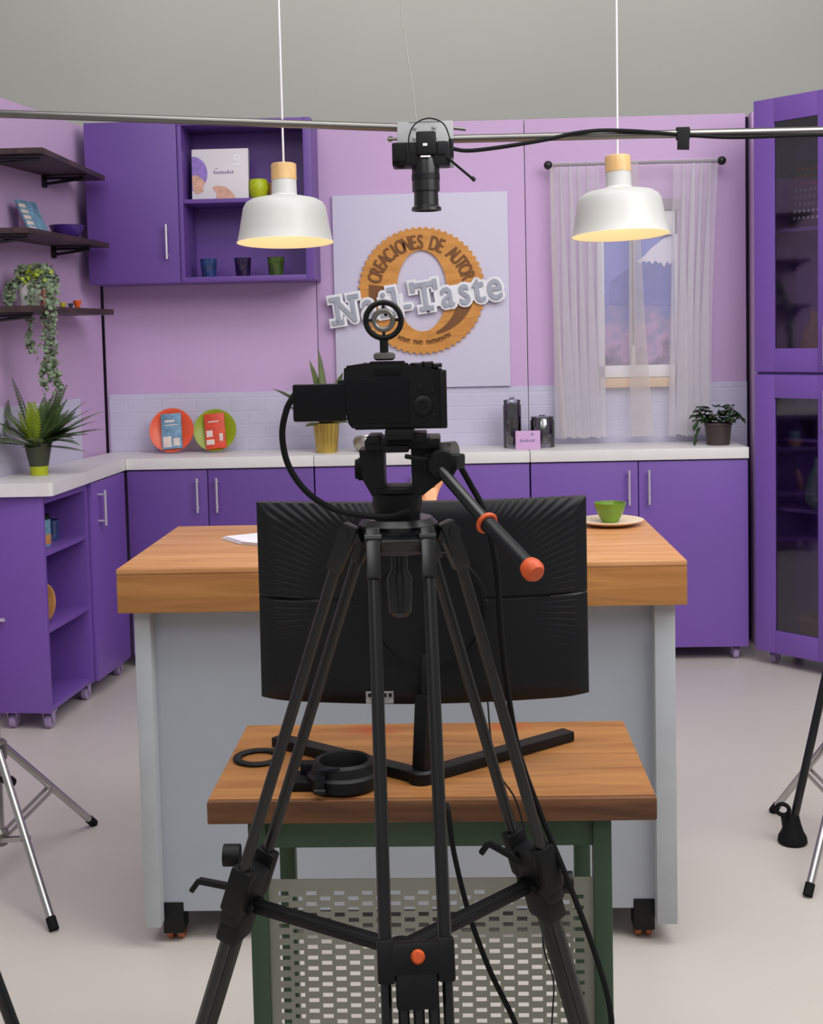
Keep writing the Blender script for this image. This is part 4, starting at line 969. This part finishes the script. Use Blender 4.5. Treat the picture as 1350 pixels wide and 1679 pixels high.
obj('young_fronds', b, 'leaf_lime', fn, True, ang=3, label='bright lime young fronds')
# trailing plant on the lowest shelf
SHZ = 1.592; q = at(56, 505, 4.95)
tpn = thing('trailing_plant', 'grey-green trailing plant in a white pot on the lowest wall shelf', 'plant', (q.x, 4.95, SHZ))
b = B(); lathe(b, [(0, .0005), (.050, .0005), (.054, .01), (.060, .085), (.056, .088), (.052, .075), (0, .07)], seg=32); obj('pot', b, 'pot_white', tpn, True)
rn = random.Random(9)
def leaflet(bm, p, r):
    n = Vector((rn.uniform(-1, 1), rn.uniform(-1.4, .3), rn.uniform(-.4, 1))).normalized(); m = n.to_track_quat('Z', 'Y').to_matrix(); a0 = rn.uniform(0, 6)
    c = bm.verts.new(p+n*r*.25); ring = [bm.verts.new(p+m@Vector((math.cos(a0+k*PI/3)*r*(1.25 if k % 3 == 0 else .9), math.sin(a0+k*PI/3)*r, 0))) for k in range(6)]
    for k in range(6): bm.faces.new((c, ring[k], ring[(k+1) % 6]))
def strand(bm, pts, dens, r):
    P = spline(pts, 10)
    for p in P:
        for _ in range(dens): leaflet(bm, p+Vector((rn.gauss(0, .009), rn.gauss(0, .007), rn.gauss(0, .007))), r*rn.uniform(.7, 1.2))
b = B(); st_ = B()
for i in range(300):
    a = rn.uniform(0, 2*PI); h = rn.random(); R = .088*math.sqrt(1-(h*.75)**2)*rn.uniform(.55, 1.05)
    leaflet(b, Vector((R*math.cos(a)+.008, R*math.sin(a)*.7, .078+.085*h)), rn.uniform(.007, .0115))
strs = [[(-.07, -.04, .10), (-.088, -.05, .06), (-.09, -.05, .01)], [(-.05, -.05, .10), (-.065, -.06, .05), (-.07, -.06, .01)], [(.01, -.06, .09), (.012, -.075, .03), (.010, -.095, -.05), (.012, -.097, -.13), (.014, -.097, -.17)],
 [(.06, -.04, .11), (.085, -.06, .06), (.088, -.10, -.02), (.09, -.10, -.14), (.085, -.10, -.22), (.10, -.10, -.29)], [(.05, -.05, .11), (.075, -.07, .05), (.075, -.10, -.04), (.072, -.10, -.18), (.075, -.10, -.28)],
 [(.07, -.03, .10), (.100, -.05, .04), (.105, -.10, -.06), (.100, -.10, -.17), (.11, -.10, -.27), (.118, -.10, -.33)], [(.04, -.05, .1), (.07, -.09, .02), (.065, -.10, -.20), (.055, -.10, -.26), (.062, -.10, -.32)]]
for s_ in strs: strand(b, s_, 3, .0088); path(st_, s_, .0014, 5, 6)
obj('foliage', b, 'leaf_sage', tpn, True, ang=3); obj('stems', st_, 'leaf_olive', tpn, True)
b = B(); 
for i in range(34): leaflet(b, Vector((rn.gauss(.02, .03), -.055+rn.gauss(0, .008), .125+rn.gauss(0, .016))), .009)
obj('lime_tips', b, 'leaf_lime', tpn, True, ang=3, label='yellow-green leaf tips')
# gold pot plant behind the camera screen
gp = atz(536, 742, WTZ); gd = thing('potted_plant', 'green leafy plant in a ribbed gold pot behind the camera screen', 'plant', (gp.x, 5.68, WTZ))
b = B(); n_ = 24
for z, R in ((.0005, .046), (.13, .058)): pass
lathe(b, [(0, .0005), (.046, .0005), (.058, .128), (.059, .132), (.054, .132), (.052, .118), (0, .115)], seg=96)
for v in b.verts:
    r_ = math.hypot(v.co.x, v.co.y)
    if r_ > .03: k = 1+.02*math.cos(24*math.atan2(v.co.y, v.co.x)); v.co.x *= k; v.co.y *= k
obj('pot', b, 'gold', gd, True)
b = B()
for a, el, L, w in ((PI, .75, .30, .07), (2.7, .5, .20, .06), (1.9, 1.3, .36, .035), (2.2, 1.2, .33, .04), (.2, .7, .24, .06), (.5, .3, .16, .05), (-1.6, .5, .15, .05), (-2.4, .2, .12, .05), (-.6, .3, .13, .05), (1.2, 1.0, .3, .05), (3.5, .6, .22, .06)):
    blade(b, (0, 0, .115), (math.cos(a)*math.cos(el), math.sin(a)*math.cos(el), math.sin(el)), L, w, .35)
obj('leaves', b, 'leaf_olive', gd, True, ang=3)
# small dark plant at the right
sp_ = thing('potted_plant', 'small dark leafy plant in a brown pot at the right end of the worktop', 'plant', (at(1178, 728, 5.68).x, 5.68, WTZ))
b = B(); lathe(b, [(0, .0005), (.050, .0005), (.058, .085), (.062, .088), (.062, .098), (.055, .098), (.052, .086), (0, .082)], seg=36); obj('pot', b, 'pot_brown', sp_, True)
rn = random.Random(12); b = B()
for i in range(80):
    a = rn.uniform(0, 2*PI); el = rn.uniform(-.1, 1.3); R = rn.uniform(.02, .085)
    p = Vector((R*math.cos(a), R*math.sin(a)*.6, .095+.085*math.sin(max(el, 0))*rn.uniform(.3, 1)))
    blade(b, p, (math.cos(a), math.sin(a), .35+.4*rn.random()), rn.uniform(.035, .055), rn.uniform(.028, .040), 1.4, 4, .2)
for x, z in ((-.085, .06), (-.095, .035), (-.098, .01), (-.09, .09), (-.10, .075), (.085, .11), (.095, .10)): blade(b, (x, -.03, z+.02), (-.3 if x < 0 else .4, -.2, -.7), .035, .024, .3, 4)
obj('foliage', b, 'leaf_dark', sp_, True, ang=3)

# ------------------------------------------------------------------ plates with cards
def plate_set(px_, py_, r_, mp, mcard, lp, lcd, acc, tilt_card):
    p = at(px_, py_, 5.80); c = Vector((p.x, 5.80, 0)); R = r_*5.80/F; ln_ = math.radians(14); c.z = WTZ+R*math.cos(ln_)+.002
    X = Matrix.Translation(c) @ Matrix.Rotation(-ln_, 4, 'X') @ UPR
    b = B(); lathe(b, [(0, .004), (R*.62, .004), (R*.72, .010), (R*.97, .017), (R, .019), (R*.99, .022), (R*.70, .016), (R*.60, .010), (0, .010)], seg=56); b.transform(X)
    solo('plate', b, mp, lp, 'plate', 'coloured plates on the worktop')
    Y2 = X @ Matrix.Translation((.004, -R*.10, .022)) @ Matrix.Rotation(tilt_card, 4, 'Z')
    t = thing('product_card', lcd, 'card', tuple(Y2 @ Vector((0, -R*.6, 0))), 0, 'cards leaning on the plates')
    b = B(); box(b, -.046, .046, -.078, .085, 0, .012, .002, Y2); obj('card', b, mcard, t)
    b = B()
    if acc == 0:
        box(b, -.040, -.002, -.070, -.020, .0115, .0135, .001, Y2); box(b, .006, .036, -.066, -.030, .0115, .0135, .001, Y2); box(b, -.03, .03, .030, .034, .0115, .0130, 0, Y2); box(b, -.03, .015, .045, .055, .0115, .0130, 0, Y2)
    else:
        box(b, -.042, -.006, -.058, -.034, .0115, .0135, .001, Y2); box(b, -.040, -.012, -.022, .008, .0115, .0135, .001, Y2); box(b, .018, .034, -.045, -.010, .0115, .0135, .001, Y2); box(b, -.03, .02, .045, .05, .0115, .0130, 0, Y2)
    obj('print', b, 'card_w', t)
plate_set(283, 713, 37, 'plate_o', 'card_b', 'round orange plate leaning on the tiled wall', 'blue card leaning against the orange plate', 0, .07)
plate_set(354, 713, 35.5, 'plate_g', 'card_r', 'round lime green plate leaning on the tiled wall', 'red card leaning against the lime green plate', 1, .09)

# ------------------------------------------------------------------ jars, card and bowl on the middle worktop
def jar(px_, py_, R, Hh, label, bl, seed):
    x = at(px_, py_, 5.74).x; t = thing('glass_jar', label, 'jar', (x, 5.74, WTZ), 0, 'glass jars with clip lids')
    b = B(); lathe(b, [(0, .0005), (R*.96, .0005), (R, .004), (R, Hh*.84), (R*.90, Hh*.90), (R*.90, Hh*.92), (R*.86, Hh*.92), (R*.86, Hh*.89), (R*.95, Hh*.83), (R*.95, .006), (0, .006)], seg=40); obj('jar_body', b, 'jar', t, True)
    b = B(); lathe(b, [(0, Hh*.925), (R*.95, Hh*.925), (R*.97, Hh*.94), (R*.90, Hh*.965), (R*.3, Hh*.98), (R*.22, Hh*1.0), (R*.24, Hh*1.02), (0, Hh*1.03)], seg=40); obj('lid', b, 'jar', t, True)
    rn = random.Random(seed); b = B(); top = Hh*.86
    for i in range(int(1500*R*Hh*14)):
        a = rn.uniform(0, 2*PI); rr = (R*.92-.013)*math.sqrt(rn.random()); z = rn.uniform(.018, top)
        X = Matrix.Translation((x+rr*math.cos(a), 5.74+rr*math.sin(a), WTZ+z)) @ Matrix.Rotation(rn.uniform(0, PI), 4, Vector((rn.random(), rn.random(), rn.random()+.01)))
        box(b, -.011, .011, -.007, .007, -.006, .006, 0, X)
    solo('jar_filling', b, 'beads', bl, 'filling', kind='stuff')
jar(841, 735, .040, .222, 'tall glass clip-lid jar full of black pieces', 'black pieces filling the tall glass jar', 1)
jar(890, 735, .054, .142, 'short wide glass jar full of black pieces', 'black pieces filling the short glass jar', 2)
pa, pb_ = at(846, 736, 5.62), at(886, 706, 5.62)
pk = thing('pink_card', 'small pink standing card in front of the two jars', 'card', ((pa.x+pb_.x)/2, 5.62, WTZ))
b = B(); box(b, pa.x, pb_.x, 5.62, 5.628, WTZ+.0005, pb_.z, .001); obj('card', b, 'pink', pk)
b = B(); cxp = (pa.x+pb_.x)/2
for k in range(7): box(b, cxp-.034+.0095*k, cxp-.034+.0095*k+.006, 5.6190, 5.6195, WTZ+.034, WTZ+.034+(.009 if k % 3 else .012))
box(b, cxp+.014, cxp+.020, 5.6190, 5.6195, WTZ+.062, WTZ+.074); box(b, cxp+.022, cxp+.026, 5.6190, 5.6195, WTZ+.064, WTZ+.070); obj('print', b, 'grey_print', pk)
x = at(603, 735, 5.70).x; b = B(); lathe(b, [(0, .0005), (.045, .0005), (.062, .022), (.066, .045), (.058, .064), (.050, .068), (.048, .064), (.056, .046), (.050, .022), (0, .008)], (x, 5.70, WTZ), 40)
solo('glass_bowl', b, 'glint', 'small metallic bowl half hidden behind the tripod head', 'bowl')

# ------------------------------------------------------------------ things in the wall cabinet
SH2 = 2.066
p0, p1 = at(315, 323, 5.68), at(404, 245, 5.68)
bx = thing('white_box', 'flat white box with printed hands standing in the wall cabinet', 'box', ((p0.x+p1.x)/2, 5.69, SH2), 0)
bx.rotation_euler = (0, 0, 0); w2 = (p1.x-p0.x)/2+.002; hh = .228
BX = Matrix.Translation((bx.location.x, 5.69, SH2)) @ Matrix.Rotation(-.10, 4, 'X')
b = B(); box(b, -w2, w2, -.0, .034, .0005, hh, .002, BX); obj('box_body', b, 'box', bx)
def plq(poly, y0, y1, m, nm, lab=None):
    b = B(); prism(b, poly, -y1, -y0, BX @ UPR); return obj(nm, b, m, bx, label=lab)
circ = [(-w2+.001, .075)]+[(-w2+.002+.068*math.sin(t), .118+.078*math.cos(t)) for t in (k*PI/14 for k in range(0, 14))]
plq([(-w2+.001, .196)]+circ[1:]+[(-w2+.001, .045)], -.0012, -.0004, 'lav_print', 'printed_disc', 'violet printed disc')
plq([(-w2+.001, .110), (-w2+.022, .112), (-w2+.045, .096), (-w2+.062, .078), (-w2+.050, .066), (-w2+.052, .040), (-w2+.020, .026), (-w2+.004, .050)], -.0020, -.0012, 'skin', 'printed_hand')
plq([(-.035, .056), (-.018, .064), (.020, .060), (.045, .042), (.065, .016), (.070, .003), (-.020, .003), (-.014, .028)], -.0020, -.0004, 'skin', 'printed_hand')
b = B()
for k in range(9): box(b, -.028+.0102*k, -.028+.0102*k+.0065, -.0012, -.0004, .116, .116+(.016, .010, .010, .013, .010, .010, .016, .010, .012)[k], 0, BX)
box(b, -.022, -.008, -.0012, -.0004, .138, .141, 0, BX); obj('print_line', b, 'grey_print', bx)
b = B(); box(b, .062, .094, -.0012, -.0003, .150, .160, 0, BX); lathe(b, [(.006, 0), (.0165, 0), (.0165, .001), (.006, .001)], BX@Vector((.076, -.0004, .186)), 28, tuple((BX.to_3x3()@Vector((0, -1, 0))))); obj('seal', b, 'white', bx)
b = B(); c = at(423, 304, 5.70); R = .0435
lathe(b, [(0, .0005), (.028, .0005), (.036, .012), (.043, .045), (.042, .075), (.036, .088), (.026, .090), (.024, .082), (0, .080)], (c.x, 5.72, SH2), 36); solo('lime_holder', b, 'lime_ball', 'lime green rounded candle holder on the cabinet shelf', 'holder')
b = B(); c = at(452, 304, 5.74); lathe(b, [(0, .0005), (.03, .0005), (.034, .03), (.034, .072), (.030, .072), (.030, .03), (0, .01)], (c.x, 5.74, SH2), 30); solo('dark_holder', b, 'amber', 'dull amber holder behind the left pendant lamp', 'holder')
for px_, m, lb in ((343, 'g_blue', 'blue glass tumbler, leftmost of three on the bottom shelf'), (399, 'g_plum', 'dark plum glass tumbler between the blue and green ones'), (453, 'g_green', 'green glass tumbler, rightmost of three on the bottom shelf')):
    c = at(px_, 448, 5.72); b = B(); lathe(b, [(0, .0005), (.029, .0005), (.032, .006), (.0385, .084), (.0365, .084), (.031, .012), (0, .010)], (c.x, 5.72, 1.726), 36)
    solo('tumbler', b, m, lb, 'glass', 'coloured tumblers in the wall cabinet')

# ------------------------------------------------------------------ things on the left shelves
SZ2 = 1.88; q = at(66, 372, 5.05)
cdx = thing('picture_card', 'blue and silver picture card leaning on the middle wall shelf', 'card', (q.x-.03, 5.05, SZ2))
KX = Matrix.Translation((q.x, 5.06, SZ2+.002)) @ Matrix.Rotation(math.radians(74), 4, 'Z') @ Matrix.Rotation(math.radians(-26), 4, 'X')
b = B(); box(b, -.065, .065, 0, .010, 0, .150, .002, KX); obj('card', b, 'card_b', cdx)
b = B()
for k in range(5): box(b, -.066, -.02, -.002, 0, .012+.026*k, .028+.026*k, .001, KX)
obj('silver_print', b, 'card_w', cdx)
q = at(30, 372, 5.00); b = B(); KX = Matrix.Translation((q.x, 5.12, SZ2+.001)) @ Matrix.Rotation(.5, 4, 'Z') @ Matrix.Rotation(-.10, 4, 'X'); box(b, -.035, .035, 0, .012, 0, .125, .002, KX)
solo('pale_card', b, 'pink', 'pale pinkish card standing behind the blue picture card', 'card')
q = at(112, 380, 5.32); b = B(); lathe(b, [(0, .0005), (.038, .0005), (.058, .020), (.072, .055), (.068, .056), (.054, .024), (0, .010)], (q.x, 5.30, SZ2), 36); solo('violet_bowl', b, 'bowl', 'dark violet bowl on the middle wall shelf', 'bowl')
for px_, m, lb, s_ in ((103, 'clip_yel', 'tiny yellow trinket on the lowest wall shelf', .012), (116, 'clip_dk', 'tiny slate trinket between yellow and orange ones', .010), (127, 'clip_red', 'tiny orange-red cup on the lowest wall shelf', .016)):
    c = at(px_, 500, 5.2); b = B(); lathe(b, [(0, .0005), (s_*.55, .0005), (s_, s_*1.3), (s_*1.05, s_*1.9), (s_*.85, s_*1.9), (s_*.7, s_*1.0), (0, s_*.7)], (c.x, 5.2, SHZ), 22); solo('trinket', b, m, lb, 'trinket', 'trinkets on the lowest shelf')
q = Vector((-1.575, 4.86, SHZ)); b = B(); lathe(b, [(0, .0005), (.015, .0005), (.010, .05), (.008, .062), (0, .064)], tuple(at(73, 503, 4.87).xy)+(SHZ,), 20); solo('brown_bottle', b, 'rust', 'small reddish bottle beside the trailing plant', 'bottle')

# ------------------------------------------------------------------ things in the left cabinet
LM = root_matrix(lc)
def lin_(x, y, z): return LM @ Vector((x, y, z))
p = lin_(-.075, .15, .675); jr = thing('printed_jar', 'small printed jar with a dark lid in the open shelf', 'jar', tuple(p))
b = B(); lathe(b, [(0, .0005), (.036, .0005), (.038, .006), (.038, .098), (.034, .105), (0, .105)], seg=32); obj('jar_body', b, 'card_b', jr, True)
b = B(); lathe(b, [(0, .105), (.036, .105), (.037, .110), (.037, .122), (0, .124)], seg=32); obj('lid', b, 'black', jr, True)
b = B(); lathe(b, [(.0382, .010), (.0388, .012), (.0388, .045), (.0382, .047)], seg=32); obj('wrap_label', b, 'tan', jr, True)
p = lin_(-.10, .30, .675); b = B(); lathe(b, [(0, .0005), (.033, .0005), (.036, .08), (.033, .08), (.030, .01), (0, .01)], tuple(p), 28); solo('tumbler', b, 'g_blue', 'blue glass tumbler beside the printed jar', 'glass')
X = LM @ Matrix.Translation((-.052, .10, .386+.001)) @ Matrix.Rotation(math.radians(-12), 4, 'X'); b = B()
prism(b, [(.046*math.cos(t)-.012, .076+.076*math.sin(t)) for t in (k*2*PI/36 for k in range(36))], -.016, 0, X @ UPR); bmesh.ops.bevel(b, geom=list(b.edges), offset=.002, segments=1, affect='EDGES')
solo('oval_board', b, 'tan', 'oval wooden board leaning in the open shelf', 'board')

# ------------------------------------------------------------------ things in the tall cabinet
X = TM @ Matrix.Translation((.20, .20, 1.861)) @ Matrix.Rotation(math.radians(-8), 4, 'X')
bd = thing('swatch_board', 'slate board with rows of tiny coloured swatches behind glass', 'board', tuple(X.translation))
b = B(); box(b, -.165, .165, 0, .012, 0, .30, .002, X); obj('board', b, 'board', bd)
for nm, m, rows in (('white_swatches', 'white', (0, 1)), ('grey_swatches', 'label', (2, 3, 4)), ('red_swatches', 'redd', (5, 6, 7))):
    b = B()
    for r_ in rows:
        for c_ in range(13): box(b, -.14+.022*c_, -.129+.022*c_, -.003, 0, .045+.030*r_, .057+.030*r_, 0, X)
    obj(nm, b, m, bd)
p = tin(.20, .15, 1.262); b = B(); lathe(b, [(0, .0005), (.06, .0005), (.068, .03), (.062, .12), (.040, .19), (.022, .22), (.022, .25), (0, .25)], tuple(p), 36); solo('amber_vase', b, 'amber', 'dull amber vase behind the upper glass door', 'vase')
p = tin(.235, .12, .685); b = B(); lathe(b, [(0, .0005), (.040, .0005), (.058, .03), (.062, .07), (.050, .13), (.026, .175), (.020, .20), (.024, .215), (.018, .215), (0, .19)], tuple(p), 40); solo('grey_vase', b, 'teal', 'grey-green pear-shaped vase behind the lower glass door', 'vase')
X = TM @ Matrix.Translation((.24, .14, .081)); b = B(); box(b, -.08, .08, -.05, .05, 0, .12, .004, X); box(b, -.084, .084, -.054, .054, .115, .14, .003, X); solo('rust_box', b, 'rust', 'rust red box at the bottom of the glazed cabinet', 'box')
p = tin(.20, .20, .975); b = B(); lathe(b, [(0, .0005), (.05, .0005), (.08, .04), (.10, .09), (.096, .09), (.075, .045), (0, .012)], tuple(p), 36); solo('shadowed_bowl', b, 'charcoal', 'dark bowl on the upper shelf of the lower glass door', 'bowl')
